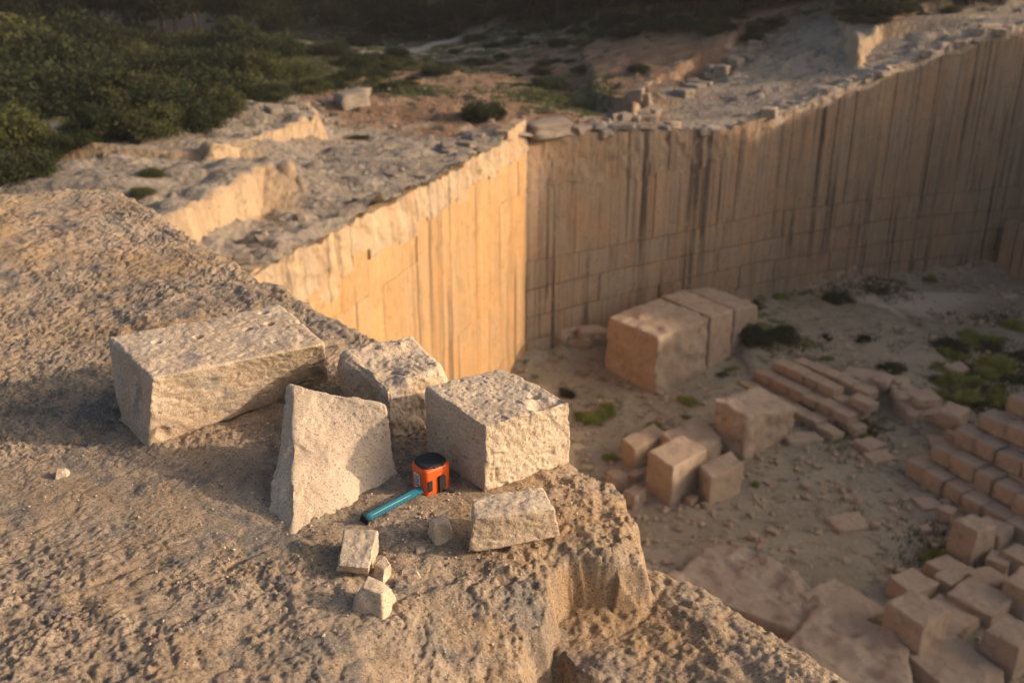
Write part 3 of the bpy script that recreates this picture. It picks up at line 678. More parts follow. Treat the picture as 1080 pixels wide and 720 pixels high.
def build_tape():
    base = P(455, 510, ZL); base[2] = max(lz(base[0] + a, base[1] + b) for a in (-.02, 0, .02) for b in (-.02, 0, .02)) - .004
    tip = P(386, 549, ZL)
    # local +x runs along the front side to the right; the blade leaves towards -x, low on the left side
    yaw = math.radians(40)
    t = tag(link('tape_measure', None, loc=base, rot=(0, 0, yaw)), 'orange and black tape measure with its teal blade pulled out', 'tape measure')
    t.empty_display_size = .05
    hh = .059
    v, f = prism(rbox(-.033, .033, -.028, .034, .012, 7, [.022, .024, .010, .018]), 0, hh, .006); link('case', pmesh('case', v, f, M_ORANGE, True), t)
    out = rbox(-.029, .030, -.0235, .0315, .010, 7, [.024, .024, .014, .018])
    v, f = prism(out, hh - .003, hh + .004, .003); g = link('grip_pad', pmesh('grip_pad', v, f, M_BLACK, True), t)
    v, f = prism(rbox(-.012, .014, -.0255, -.018, .002, 3), hh - .004, hh + .0028, .002); link('grip_tab', pmesh('grip_tab', v, f, M_BLACK, True), g)
    def sidebox(name, mat, y0, y1, z0, z1, x, th, parent=t):          # plate on the left side (-x)
        v, f = prism(rbox(y0, y1, z0, z1, .003, 3), 0, th, .0008, 2); V = [(x - q[2], -q[0] + 0, q[1]) for q in v]
        return link(name, pmesh(name, V, f, mat), parent)
    def frontbox(name, mat, x0, x1, z0, z1, y, th, parent=t):
        v, f = prism(rbox(x0, x1, z0, z1, .002, 3), 0, th, .0008, 2); V = [(q[0], y - q[2], q[1]) for q in v]
        return link(name, pmesh(name, V, f, mat), parent)
    lb = sidebox('label_plate', M_WHITE, -.010, .010, .012, .046, -.0334, .0012)
    for k, z in enumerate((.020, .026, .032, .038)): sidebox('label_line', M_GREYP, -.006, .006 - .002 * (k % 2), z, z + .002, -.0348, .0005, lb)
    frontbox('lock_window', M_BLACK, -.0275, -.017, .012, .036, -.0279, .0015)
    ck = frontbox('belt_clip', M_BLACK, -.003, .012, .004, .040, -.0279, .005)
    # wrist cord
    pts = [Vector((.006, -.033, .010)), Vector((.010, -.038, .008)), Vector((.015, -.040, .007)), Vector((.016, -.045, .005)), Vector((.022, -.047, .004))]
    V = []; F = []
    for i, p in enumerate(pts):
        for a in range(6): V.append((p.x + .0022 * math.cos(a * math.pi / 3), p.y + .0012 * math.sin(a * math.pi / 3), p.z + .0022 * math.sin(a * math.pi / 3)))
    for i in range(len(pts) - 1):
        for a in range(6): F.append((6 * i + a, 6 * i + (a + 1) % 6, 6 * i + 6 + (a + 1) % 6, 6 * i + 6 + a))
    link('wrist_cord', pmesh('wrist_cord', V, F, M_BLACK, True), t)
    # blade: a shallow trough, from the mouth to the hook
    R = Matrix.Rotation(-yaw, 3, 'Z'); e = R @ Vector((tip[0] - base[0], tip[1] - base[1], 0))
    m0 = Vector((-.026, -.014, .016)); e.z = .013; d = (e - m0); L = d.length; d.normalize(); sd = Vector((d.y, -d.x, 0)).normalized()
    if sd.y > 0: sd = -sd
    upv = Vector((0, 0, 1)); tl = math.radians(24)
    wv = sd * math.cos(tl) - upv * math.sin(tl); nv = upv * math.cos(tl) + sd * math.sin(tl)
    def strip(name, mat, w0, w1, l0, l1, off, nl, parent):
        V = []; F = []; nw = 7
        for th in (0, -.0006):
            for i in range(nl + 1):
                l = l0 + (l1 - l0) * i / nl
                for k in range(nw):
                    w = w0 + (w1 - w0) * k / (nw - 1); q = m0 + d * (L * l) + wv * w + nv * (-.0010 * (1 - (w / .0125) ** 2) * -1 + off + th); V.append(q)
        n = (nl + 1) * nw
        for i in range(nl):
            for k in range(nw - 1):
                a = i * nw + k; F += [(a, a + 1, a + nw + 1, a + nw), (n + a + nw, n + a + nw + 1, n + a + 1, n + a)]
        for i in range(nl):
            for k in (0, nw - 1): a = i * nw + k; F.append((a, a + nw, n + a + nw, n + a))
        for k in range(nw - 1):
            for i in (0, nl): a = i * nw + k; F.append((a, a + 1, n + a + 1, n + a))
        return link(name, pmesh(name, V, F, mat, True), parent)
    bl = strip('blade', M_TEAL, -.0090, .0090, 0, 1, 0, 12, t)
    for k in range(1, 16):
        l = 1 - k * .062; w = .0035 if k % 5 else .009
        strip('ruler_mark', M_TICK, .0086 - w, .0086, l, l + .008, .0007, 1, bl)
    strip('printed_line', M_TICK, -.0006, .0004, .25, .92, .0007, 8, bl)
    c = m0 + d * (L + .0015); V = []
    for a in (-.5, 1): 
        for w in (-.0105, .0105):
            for z in (.006, -.016): V.append(c + d * (.002 * a) + wv * w + nv * z)
    link('end_hook', pmesh('end_hook', V, [(0, 1, 3, 2), (4, 6, 7, 5), (0, 2, 6, 4), (1, 5, 7, 3), (0, 4, 5, 1), (2, 3, 7, 6)], M_BLACK), t)
build_tape()
# loose grit on the ledge
def grit(name, n, sampler, s0, s1, mat, seed):
    R = np.random.default_rng(seed); base = np.array([(1, 0, 0), (-1, 0, 0), (0, 1, 0), (0, -1, 0), (0, 0, 1), (0, 0, -1)], float)
    tri = np.array([(0, 2, 4), (2, 1, 4), (1, 3, 4), (3, 0, 4), (2, 0, 5), (1, 2, 5), (3, 1, 5), (0, 3, 5)])
    pts = sampler(R, n); n = len(pts); s = s0 * (s1 / s0) ** (R.random(n) ** 2.2)
    V = base[None] * R.uniform(.55, 1.1, (n, 6, 1)); A = R.normal(size=(n, 3, 3)); q, _ = np.linalg.qr(A); V = V @ q
    V = V * s[:, None, None] * np.array([1, 1, .8]) + pts[:, None, :] + np.array([0, 0, .25]) * s[:, None, None]
    F = (tri[None] + 6 * np.arange(n)[:, None, None]).reshape(-1, 3)
    return tag(link(name, np_mesh(name, V.reshape(-1, 3), F, False, [mat])), kind='stuff')
def samp_ledge(R, n):
    x = np.concatenate([R.uniform(-1.6, .35, n), R.normal(-.15, .22, n)]); y = np.concatenate([R.uniform(1.1, 3.2, n), R.normal(1.6, .16, n)])
    d = sdf_poly(x, y, UPPER); k = d > .02; x, y = x[k], y[k]; return np.stack([x, y, ZL + ledge_z(x, y)], -1)
grit('loose_grit', 1500, samp_ledge, .0009, .0050, M_STONE, 5)

# ------------------------------------------------------------------ blocks on the pit floor
def pit_block(name, bot, h, label, seed, tops=None, cat='stone block', group=None, r=.02, amp=.03, n=26):
    """bot: near, right, back, left ground corners in plan; tops: four top heights"""
    tops = tops or [h] * 4; b = [np.array([q[0], q[1], -.25 + fz(q[0], q[1])]) for q in bot]; z0 = np.mean([q[2] for q in b]) + .25
    c = sum(b) / 4
    t = [np.array([q[0] + (c[0] - q[0]) * .02, q[1] + (c[1] - q[1]) * .02, z0 + k]) for q, k in zip(b, tops)]
    return place(name, rock_mesh(name, b + t, n, r, amp, 1.9, seed, M_BLOCK, True, octv=5), label, cat, group)
def quad_from(near, left, right):
    """near, left and right ground corners as pixels -> near, right, back, left plan corners"""
    N, L, R_ = (P(*q, 0)[:2] for q in (near, left, right)); return [N, R_, R_ + L - N, L]
def shift(q, along, frac0, frac1):
    a, b, c, d = q; return [a + (b - a) * frac0, a + (b - a) * frac1, d + (c - d) * frac1, d + (c - d) * frac0]
q = quad_from((690, 416), (638, 392), (790, 372))
hA = zat(*q[0], 357)
pit_block('cut_block', shift(q, 0, 0, .52), hA, 'biggest squared block under the quarry wall with a flat ochre left face', 1, [hA, hA, hA + .15, hA + .05], n=30, amp=.08)
pit_block('cut_block', shift(q, 0, .535, .78), hA, 'tall slab block right behind the biggest squared block', 2, [hA * .98, hA * .97, hA * 1.02, hA * 1.05])
pit_block('cut_block', shift(q, 0, .795, 1.06), hA, 'slab block at the right end of the row under the quarry wall', 3, [hA * .9, hA * .8, hA * .85, hA * .95])
q = quad_from((783, 486), (749, 472), (836, 458)); hD = zat(*q[0], 438)
pit_block('cut_block', q, hD, 'big block with a broken sloping top beside the ashlar rows', 4, [hD * 1.0, hD * .62, hD * .85, hD * 1.08], amp=.10, r=.08, n=26)
q = quad_from((707, 533), (681, 515), (743, 512)); hG = zat(*q[0], 492)
pit_block('cut_block', q, hG, 'cubic block at the front left of the small block group', 5)
q = quad_from((747, 534), (735, 520), (781, 518)); hG = zat(*q[0], 502)
pit_block('cut_block', q, hG, 'smaller cubic block at the front right of the small block group', 6)
q = quad_from((668, 493), (655, 481), (702, 476)); hG = zat(*q[0], 472)
pit_block('cut_block', q, hG, 'low block at the back left of the small block group', 7)
q = quad_from((722, 500), (694, 480), (762, 482)); hG = zat(*q[0], 474)
pit_block('cut_block', q, hG, 'wide grey block at the back of the small block group', 8, [hG * .8, hG * .9, hG * 1.1, hG * 1.05], amp=.08, r=.2)
def box_block(x0, y0, x1, y1, label, seed, yaw=.6, asp=1.0, hk=1.0, name='cut_block', r=.02, amp=.04, base=0.0, cat='stone block', group=None, tilt=0.0):
    """block whose picture fills about this pixel box"""
    g = P((x0 + x1) / 2, y1, base); d = math.hypot(g[1], H); dep = math.atan2(H - base, g[1]); s = d / FPX
    wpx = (x1 - x0) * s * (1.12 if y0 > 540 else 1); c, sn = abs(math.cos(yaw)), abs(math.sin(yaw))
    a = wpx / (c + asp * sn); b = a * asp
    depth = a * sn + b * c
    h = max(.25, ((y1 - y0) * s - depth * math.sin(dep)) / math.cos(dep)) * hk
    cy = g[1] + depth / 2; R = random.Random(seed)
    C = []
    ca, sa = math.cos(yaw), math.sin(yaw); z0 = base + (fz(g[0], cy) if base == 0 else 0) - .12
    for zz, k in ((z0, 1.0), (z0 + .12 + h, .96)):
        for ux, uy in ((-1, -1), (1, -1), (1, 1), (-1, 1)):
            x, y = ux * a / 2 * k * R.uniform(.93, 1.04), uy * b / 2 * k * R.uniform(.93, 1.04)
            C.append(np.array([g[0] + ca * x - sa * y, cy + sa * x + ca * y, zz + (R.uniform(-.08, .08) * h + tilt * ux * a if zz > z0 else 0)]))
    return place(name, rock_mesh(name, C, 22, r, amp, 2.2, seed, M_BLOCK, True, octv=5), label, cat, group)
BL = [(860, 623, 938, 676, 'single block lying apart beside the big flat slabs', .55, 1.2, 1),
      (947, 603, 992, 644, 'upright block left of the dark gap in the tumbled heap', .5, .9, 1),
      (988, 588, 1030, 624, 'grey-topped block behind the upright block in the tumbled heap', .5, 1.0, 1),
      (1010, 557, 1050, 600, 'tallest block in the heap, right under the stacked ashlars', .5, .9, 1.1),
      (1034, 550, 1072, 585, 'block tucked between the tallest block and the stacked ashlars', .6, 1.0, 1),
      (990, 607, 1014, 632, 'small pale block right of the upright block in the heap', .6, 1.0, 1),
      (944, 642, 998, 705, 'split block, left half, in the middle of the tumbled heap', .55, 1.1, 1),
      (972, 632, 1046, 688, 'widest block in the tumbled heap, right of the split half', .62, .8, 1),
      (1014, 622, 1077, 668, 'low dark block behind the widest block of the heap', .7, 1.0, 1),
      (1028, 602, 1066, 632, 'rounded block sitting above the low dark block', .3, .9, 1),
      (1044, 590, 1073, 612, 'small rounded block above the rounded one in the heap', .9, .9, 1),
      (1048, 666, 1100, 722, 'block cut off by the right edge near the bottom corner', .6, .9, 1),
      (976, 691, 1064, 745, 'block cut off by the bottom edge right of the heap', .4, .9, 1),
      (932, 683, 974, 716, 'flat block against the split block at the bottom', .3, .9, .6),
      (1064, 582, 1100, 614, 'block at the right edge below the stacked ashlars', .6, .9, 1),
      (1066, 614, 1105, 656, 'block at the right edge behind the rounded blocks', .6, .9, 1),
      (876, 537, 926, 564, 'rough boulder alone in the middle of the pit floor', .3, .7, .9),
      (970, 519, 998, 541, 'flat stone in front of the stacked ashlars', .2, .9, .5),
      (992, 541, 1012, 556, 'small loose stone in front of the stacked ashlars', .8, .8, 1),
      (640, 494, 662, 520, 'rough stone left of the small block group, nearest the ledge edge', .4, .8, 1),
      (657, 507, 684, 535, 'rough stone touching the front left cubic block', .8, .8, 1),
      (662, 494, 680, 508, 'small stone behind the rough stones left of the block group', .8, .8, 1),
      (722, 520, 738, 534, 'little stone between the two front cubic blocks', .8, .8, 1),
      (996, 396, 1026, 416, 'grey boulder among the weeds at the right', .5, .8, 1),
      (905, 458, 940, 480, 'boulder below the end of the ashlar rows', .5, .8, 1),
      (915, 476, 950, 492, 'flat boulder below the boulder at the end of the rows', .3, .8, .8),
      (828, 452, 872, 472, 'reddish rubble lump right of the broken-topped block', .2, .5, .9)]
for i, (a, b, c, d, lab, yaw, asp, hk) in enumerate(BL): box_block(a, b, c, d, lab, 100 + i, yaw, asp, hk * (1.75 if b > 540 else 1), name='boulder' if 'boulder' in lab or 'rough stone' in lab or 'lump' in lab else 'cut_block', r=.3 if 'r' in lab.split()[0] and 'ound' in lab or 'boulder' in lab or 'rough stone' in lab or 'lump' in lab else .02)
# two big flat slabs below the ledge
pit_block('floor_slab', [P(905, 702, 0)[:2], P(840, 612, 0)[:2], P(765, 578, 0)[:2], P(690, 625, 0)[:2]], .45, 'broad flat slab on the pit floor along the ledge edge', 41, [.45, .4, .4, .45], cat='stone slab', amp=.13, n=44, r=.3)
pit_block('floor_slab', [P(960, 760, 0)[:2], P(955, 686, 0)[:2], P(860, 650, 0)[:2], P(790, 735, 0)[:2]], .7, 'flat slab at the bottom edge overlapped by the broad slab', 42, [.62, .6, .62, .66], cat='stone slab', amp=.12, n=40, r=.3)

# rows of small ashlars; four meshes shared by all of them
def unit_ashlar(seed):
    C = [np.array([x * .5, y * .5, z]) for z in (0, 1) for x, y in ((-1, -1), (1, -1), (1, 1), (-1, 1))]
    R = random.Random(seed); C = [q + np.array([R.uniform(-.05, .05), R.uniform(-.05, .05), R.uniform(-.05, .05) if q[2] else 0]) for q in C]
    return rock_mesh('ashlar', C, 7, .025, .02, 2.5, seed, M_BLOCK, True)
ASH = [unit_ashlar(200 + i) for i in range(5)]
def row(a, b, z, ln, wd, ht, label, group, seed, skip=.04):
    R = random.Random(seed); a = np.array(a[:2]); b = np.array(b[:2]); L = np.linalg.norm(b - a); e = (b - a) / L; t = 0
    while t < L:
        l = ln * R.uniform(.8, 1.2)
        if R.random() > skip:
            p = a + e * (t + l / 2); yaw = math.atan2(e[1], e[0]) + R.uniform(-.05, .05)
            p = p + np.array([-e[1], e[0]]) * R.uniform(-.07, .07)
            tag(link('ashlar', R.choice(ASH), loc=(p[0], p[1], z + (R.uniform(-.03, .02))), rot=(0, R.uniform(-.03, .03), yaw), scale=(l * R.uniform(.91, .97), wd * R.uniform(.92, 1.06), ht * R.uniform(.9, 1.05))), label, 'stone block', group)
        t += l
LAB1 = 'small squared ashlar in the stepped rows behind the broken-topped block'
for k, (a, b) in enumerate((((783, 408), (868, 456)), ((800, 406), (888, 450)), ((818, 404), (900, 445)), ((838, 402), (908, 436)))):
    row(P(*a, 0), P(*b, 0), -.05 + .0, .85, .62, .42, LAB1, 'ashlars in the middle rows', 50 + k)
    if k: row(P(*a, 0), P(*b, 0), .37, .85, .62, .40, LAB1, 'ashlars in the middle rows', 60 + k, .04)
    if k > 1: row(P(*a, 0), P(*b, 0), .77, .85, .62, .38, LAB1, 'ashlars in the middle rows', 70 + k, .15)
LAB2 = 'squared ashlar in the stepped stack at the right edge of the pit'
A0, B0 = P(962, 500, 0)[:2], P(1085, 575, 0)[:2]; e = (B0 - A0) / np.linalg.norm(B0 - A0); nb = np.array([-e[1], e[0]])
if nb[1] < 0: nb = -nb
for k in range(6):
    off = nb * k * .74; st = e * (k * .30 - .1)
    for lev in range(max(0, k - 1), k + 1):
        row(A0 + off + st, B0 + off + e * 1.6, lev * .62 + .02, .9, .70, .62, LAB2, 'ashlars in the right-hand stack', 80 + k * 7 + lev, .05 if lev == k else 0)
# rough stones along the edge of the terrace step
ROCK = []
for i in range(6):
    R = random.Random(300 + i); C = [np.array([x * .5 * R.uniform(.7, 1.05), y * .5 * R.uniform(.7, 1.05), z * R.uniform(.75, 1.1)]) for z in (0, 1) for x, y in ((-1, -1), (1, -1), (1, 1), (-1, 1))]
    ROCK.append(rock_mesh('rock', C, 8, .13, .07, 2.2, 310 + i, M_BLOCK, True))
ROCKP = [m.copy() for m in ROCK]
for m in ROCKP: m.materials[0] = M_PSTONE
ROCKR = [m.copy() for m in ROCK]
for m in ROCKR: m.materials[0] = M_CREST
def rocks_line(pts, n, s0, s1, label, group, seed, zf, spread=.3, meshes=ROCK, cat='rock'):
    R = random.Random(seed); pth = Path([q[:2] for q in pts])
    for i in range(n):
        p = pth.at(R.uniform(0, pth.L[-1])); p = p + np.array([R.gauss(0, spread), R.gauss(0, spread)]); s = R.uniform(s0, s1)
        tag(link('rock', R.choice(meshes), loc=(p[0], p[1], zf(p[0], p[1]) - .12 * s), rot=(0, 0, R.uniform(0, 6.3)), scale=(s * R.uniform(.8, 1.4), s, s * R.uniform(.5, .9))), label, cat, group)
rocks_line([P(870, 405, 0), P(930, 428, 0), P(985, 455, 0), P(1000, 474, 0)], 26, .4, 1.1, 'rough grey stone along the low terrace step in the pit', 'stones of the terrace step', 1, fz)
rocks_line([P(560, 382, 0), P(640, 362, 0)], 14, .4, 1.2, 'fallen stone at the foot of the quarry wall near its inner corner', 'stones at the wall corner', 2, fz, .4)
rocks_line([P(745, 332, 0), P(820, 312, 0), P(900, 298, 0)], 30, .3, .9, 'fallen stone at the foot of the long quarry wall', 'stones along the wall foot', 3, fz, .45)
rocks_line([P(830, 362, 0), P(900, 348, 0), P(980, 334, 0)], 26, .15, .5, 'small rubble stone beside the pale track in the pit', 'stones beside the track', 14, fz, 1.0)
rocks_line([P(830, 470, 0), P(890, 560, 0), P(760, 560, 0), P(960, 510, 0)], 26, .12, .35, 'small loose stone scattered on the open pit floor', 'stones on the pit floor', 4, fz, 1.5)
rocks_line([P(625, 104, 10.8), P(660, 97, 10.8), P(690, 88, 10.8), P(760, 66, 11), P(830, 47, 11.3), P(862, 42, 11.8)], 58, .3, .85, 'pale rubble stone along the broken terrace on the plateau', 'rubble along the plateau terrace', 5, pz, .35, ROCKP)
rocks_line([P(240, 150, 11), P(300, 120, 11), P(372, 105, 10.5), P(395, 95, 10.5)], 16, .3, .8, 'pale stone between the thicket and the upper rock step', 'stones by the thicket', 6, pz, .6, ROCKP)
o = ROCKP[2]; q = P(372, 112, 10.4); tag(link('rock', o, loc=(q[0], q[1], pz(q[0], q[1]) - .1), rot=(0, 0, .7), scale=(1.5, 1.0, 1.0)), 'upright pale boulder standing right of the thicket', 'rock')
tag(link('rock', ROCKP[1], loc=(1.5, 40.95, 9.95), rot=(0, 0, .5), scale=(2.2, 1.3, .62)), 'flat pale rock bridging the top of the inner corner of the two walls', 'rock')
def rim_rocks():
    R = random.Random(17)
    for i in range(74):
        s = R.uniform(12, 40) if i < 56 else R.uniform(.5, 12); p = PB.at(s); nn = PB.nrm(s, 1); p = p - nn * (R.uniform(-.02, .7) if i < 56 else R.uniform(.1, 1.2)); k = R.uniform(.2, .62)
        tag(link('rock', R.choice(ROCKR), loc=(p[0], p[1], float(rimB(s)) - .16 + R.uniform(-.08, .06)), rot=(0, 0, R.uniform(0, 6.3)), scale=(k * R.uniform(1, 2.2), k * R.uniform(.8, 1.3), k * R.uniform(.5, .9))),
            'pale loose stone on the rim of the long quarry wall', 'rock', 'stones on the quarry rim')
    for i in range(30):
        s = R.uniform(1, 24); p = PL.at(s); nn = PL.nrm(s, -1); p = p - nn * R.uniform(.2, 1.4); k = R.uniform(.2, .5)
        tag(link('rock', R.choice(ROCKP), loc=(p[0], p[1], pz(p[0], p[1]) - .08), rot=(0, 0, R.uniform(0, 6.3)), scale=(k * 1.3, k, k * R.uniform(.4, .8))),
            'grey weathered stone behind the crest of the sunlit wall', 'rock', 'stones behind the sunlit crest')
rim_rocks()
def samp_pit(R, n):
    x = R.uniform(-2, 30, n); y = R.uniform(20, 54, n); k = (sdf_poly(x, y, PIT) > .3) & (x > -1.5 + (40 - y) * -.35); x, y = x[k], y[k]
    return np.stack([x, y, floor_z(x, y)], -1)
grit('gravel', 16000, samp_pit, .025, .22, M_BLOCK, 6)
def samp_top(R, n):
    x = R.uniform(-20, 45, n); y = 22 + 60 * R.random(n) ** 1.3; k = sdf_poly(x, y, PIT) < -.3; x, y = x[k], y[k]
    return np.stack([x, y, plateau_z(x, y)[0]], -1)
grit('plateau_gravel', 4000, samp_top, .03, .2, M_PSTONE, 8)

# ------------------------------------------------------------------ shrubs, weeds, trees
def foliage(name, seed, n, clumps, leaf, shape=(1, 1, .8), mat=M_SHRUB, rag=1.0):
    """leaf faces spread through clumps of a unit crown (radius 1, base at z=0)"""
    R = np.random.default_rng(seed); c = []
    while len(c) < clumps:
        q = R.normal(size=3); q /= np.linalg.norm(q); q = q * R.uniform(.35, .95); q[2] = abs(q[2]) * .9 + .15; c.append(q)
    c = np.array(c); cr = R.uniform(.18, .42, clumps); k = R.integers(0, clumps, n)
    d = R.normal(size=(n, 3)); d /= np.linalg.norm(d, axis=1, keepdims=True)
    p = c[k] + d * (cr[k] * R.random(n) ** .4)[:, None] * (1 + rag * R.random((n, 1)) ** 4); p[:, 2] = np.maximum(p[:, 2], .02); p = p * np.array(shape)
    a = R.normal(size=(n, 3)) + d * .4; a /= np.linalg.norm(a, axis=1, keepdims=True); b = np.cross(a, R.normal(size=(n, 3))); b /= np.linalg.norm(b, axis=1, keepdims=True)
    l = leaf * R.uniform(.6, 1.4, (n, 1)); w = l * R.uniform(.35, .6, (n, 1))
    V = np.stack([p - a * l, p + b * w, p + a * l, p - b * w], 1).reshape(-1, 3)
    return np_mesh(name, V, np.arange(4 * n).reshape(-1, 4), False, [mat])
def stems(name, seed, n, h, r, spread, trunk=0):
    R = random.Random(seed); V = []; F = []
    for i in range(n):
        if trunk and i == 0: tip = (R.uniform(-.05, .05), R.uniform(-.05, .05), h); b = (0, 0, -.15); r0 = r
        else:
            a = R.uniform(0, 6.3); z0 = R.uniform(.35, .8) * h if trunk else 0
            tip = (math.cos(a) * spread * R.uniform(.5, 1), math.sin(a) * spread * R.uniform(.5, 1), z0 + h * R.uniform(.25, .5) if trunk else h * R.uniform(.6, 1)); b = (0, 0, z0 - (.1 if not trunk else 0)); r0 = r * (.5 if trunk else 1)
        mid = tuple(b[k] + (tip[k] - b[k]) * .5 + R.uniform(-.05, .05) for k in range(3)); k0 = len(V)
        for p, q in ((b, r0), (mid, r0 * .7), (tip, r0 * .25)):
            for a in range(6): V.append((p[0] + q * math.cos(a * 1.047), p[1] + q * math.sin(a * 1.047), p[2]))
        for j in range(2):
            for a in range(6): F.append((k0 + 6 * j + a, k0 + 6 * j + (a + 1) % 6, k0 + 6 * j + 6 + (a + 1) % 6, k0 + 6 * j + 6 + a))
    return pmesh(name, V, F, M_BARK, True)
SH = [foliage('foliage', 400 + i, 6500, 22, .045, (1, 1, .85)) for i in range(4)]
SHL = [m.copy() for m in SH]
for m in SHL: m.materials[0] = M_SHRUB_L
SHW = [m.copy() for m in SH]
for m in SHW: m.materials[0] = M_WEED
ST = [stems('stem', 410 + i, 7, .7, .035, .6) for i in range(2)]
TRM = [foliage('crown', 420 + i, 6000, 26, .045, (1, 1, 1.15), M_PINE) for i in range(4)]
TRS = [stems('trunk', 430 + i, 7, 1.2, .07, .6, 1) for i in range(2)]
RS = random.Random(23)
def plant(kind, x, y, z, r, label, group=None, light=False, hk=1.0):
    if kind == 'tree': nm, cat, parts = 'tree', 'tree', (('crown', RS.choice(TRM), .55), ('trunk', RS.choice(TRS), 0))
    else: nm, cat, parts = 'shrub', 'shrub', (('foliage', RS.choice(light if isinstance(light, list) else SHL if light else SH), 0), ('stem', RS.choice(ST), 0))
    o = tag(link(nm, None, loc=(x, y, z - .05), rot=(0, 0, RS.uniform(0, 6.3)), scale=(r, r * RS.uniform(.8, 1.2), r * hk * RS.uniform(.75, 1.3))), label, cat, group); o.empty_display_size = .3
    for n_, me, dz in parts: link(n_, me, o, loc=(0, 0, dz))
    return o
def shrub_px(px, py, r, label, group=None, light=False, hk=1.0, pit=False):
    q = P(px, py, 0) if pit else hit(px, py); z = fz(q[0], q[1]) if pit else q[2]
    return plant('shrub', q[0], q[1], z, r, label, group, light, hk)
LT = 'dark green shrub in the dense thicket behind the rock steps on the left'
TH = [(5, 190, 1.3), (35, 178, .8), (15, 155, 1.5), (55, 165, .9), (80, 158, .7), (110, 150, .8), (100, 138, 1.2), (140, 146, .7), (165, 142, 1.3), (200, 134, 1.5), (228, 130, .8), (240, 122, 1.1), (50, 120, 2.4), (110, 118, 2.2), (150, 112, 2.0), (190, 116, 2.0), (225, 108, 2.0), (255, 104, 1.7), (285, 104, 1.3), (10, 110, 3.0), (20, 70, 3.4), (60, 85, 2.8), (110, 85, 2.4), (150, 80, 2.4), (200, 82, 2.4), (240, 80, 2.2), (275, 84, 1.8), (90, 55, 3.2), (145, 52, 2.8), (200, 55, 2.6), (250, 58, 2.6), (300, 62, 2.0), (30, 40, 3.6), (345, 58, 1.6), (375, 70, 1.2), (315, 80, 1.4), (325, 96, 1.1), (350, 94, 1.0)]
for i, (x, y, r) in enumerate(TH): shrub_px(x, y, r, LT if i % 3 != 2 else LT.replace('dark green', 'paler olive'), 'shrubs of the left thicket', light=(i % 3 == 2), hk=.72 if y < 150 else .85)
shrub_px(510, 126, .95, 'round green bush alone on the bare rock above the sunlit crest')
shrub_px(332, 98, .9, 'yellow-green bush at the right end of the thicket', light=True)
shrub_px(578, 96, 1.3, 'low dark bush in the reddish hollow left of the broken terrace', hk=.6)
G2 = 'shrubs dotted over the plateau'
for i, (x, y, r) in enumerate([(400, 35, 1.6), (440, 42, 1.2), (500, 44, .9), (565, 34, .9), (590, 50, .8), (640, 30, 1.2), (690, 32, 1.6), (720, 28, 1.6), (750, 34, 1.4), (790, 42, 1.4), (660, 40, 1.2), (820, 32, 1.4), (610, 36, 1.0), (480, 56, .7), (420, 58, 1.0), (470, 40, 1.0), (540, 46, .8), (415, 70, .8), (380, 48, 1.4), (450, 30, 1.6), (520, 50, .7), (860, 22, 1.6), (660, 24, 1.6), (930, 12, 1.8), (430, 92, .5), (600, 26, 1.6), (760, 18, 1.6)]):
    shrub_px(x, y, r, 'low dark shrub on the open ground between the quarry rim and the wood', G2, hk=.55)
for i, (x, y, r) in enumerate([(165, 190, .45), (150, 205, .35), (385, 148, .3), (362, 115, .35), (375, 148, .3)]): shrub_px(x, y, r, 'tiny plant rooted in a crack of the rock steps', 'plants on the rock steps', True, .6)
# the pit
for x, y, r, lab in ((880, 326, .95, 'round dark bush on the track side under the long wall'), (797, 332, .6, 'dark bush at the wall foot behind the slab row'), (1043, 410, 1.0, 'biggest bright green bush at the right of the pit'), (1046, 443, .55, 'small yellow-green bush under the biggest bright bush'), (1012, 440, .6, 'small yellow-green clump beside the grey boulder'), (790, 376, .7, 'dark green bush against the right end of the slab row'), (823, 372, .9, 'wide dark bush behind the ashlar rows'), (600, 420, .55, 'dark weed clump between inner wall corner and cube'), (985, 588, .5, 'green tuft by the tallest block of the heap'), (645, 482, .35, 'green tuft left of the small block group'), (797, 510, .22, 'little green tuft right of the front right cubic block')):
    shrub_px(x, y, r, lab, None, SHW if 'green' in lab and 'dark' not in lab else False, pit=True)
for i in range(150):
    cx, cy, dx, dy = RS.choice(((560, 75, 90, 18), (700, 30, 90, 8), (430, 78, 60, 22), (860, 20, 110, 8), (620, 38, 120, 10), (380, 70, 40, 25), (760, 20, 160, 8), (920, 14, 90, 5)))
    shrub_px(cx + RS.gauss(0, .5) * dx, cy + RS.gauss(0, .5) * dy, RS.uniform(.3, .95), ('low pale olive' if i % 5 < 2 else 'low dark') + ' shrub on the open ground between the quarry rim and the wood', G2, i % 5 < 2, .5)
G3 = 'weeds growing among the pit rubble'
for x, y, r in ((820, 336, .5), (845, 330, .4), (905, 322, .45), (810, 350, .5), (835, 355, .45), (775, 395, .5), (762, 400, .4), (760, 372, .4), (850, 378, .4), (870, 372, .35), (930, 352, .4), (975, 385, .5), (1000, 385, .6), (1020, 375, .6), (1060, 370, .7), (1075, 362, .6), (1065, 355, .6), (990, 420, .5), (1025, 422, .6), (1060, 420, .5), (1000, 435, .4), (1030, 445, .35), (960, 395, .4), (905, 455, .45), (895, 450, .4), (925, 450, .4), (880, 462, .35), (910, 462, .35), (805, 395, .35), (785, 400, .35), (980, 300, .5), (1030, 305, .5), (950, 302, .45), (1010, 440, .3), (1040, 385, .6), (1075, 395, .5), (610, 440, .3), (590, 405, .3), (980, 408, .35), (1000, 402, .4), (840, 590, .18), (955, 640, .2), (848, 440, .3), (870, 395, .3)):
    br = RS.random() < .6; shrub_px(x, y, r, 'low ' + ('bright yellow-green' if br else 'dull dark green') + ' weed clump among the rubble of the pit floor', G3, SHW if br else False, .7, pit=True)
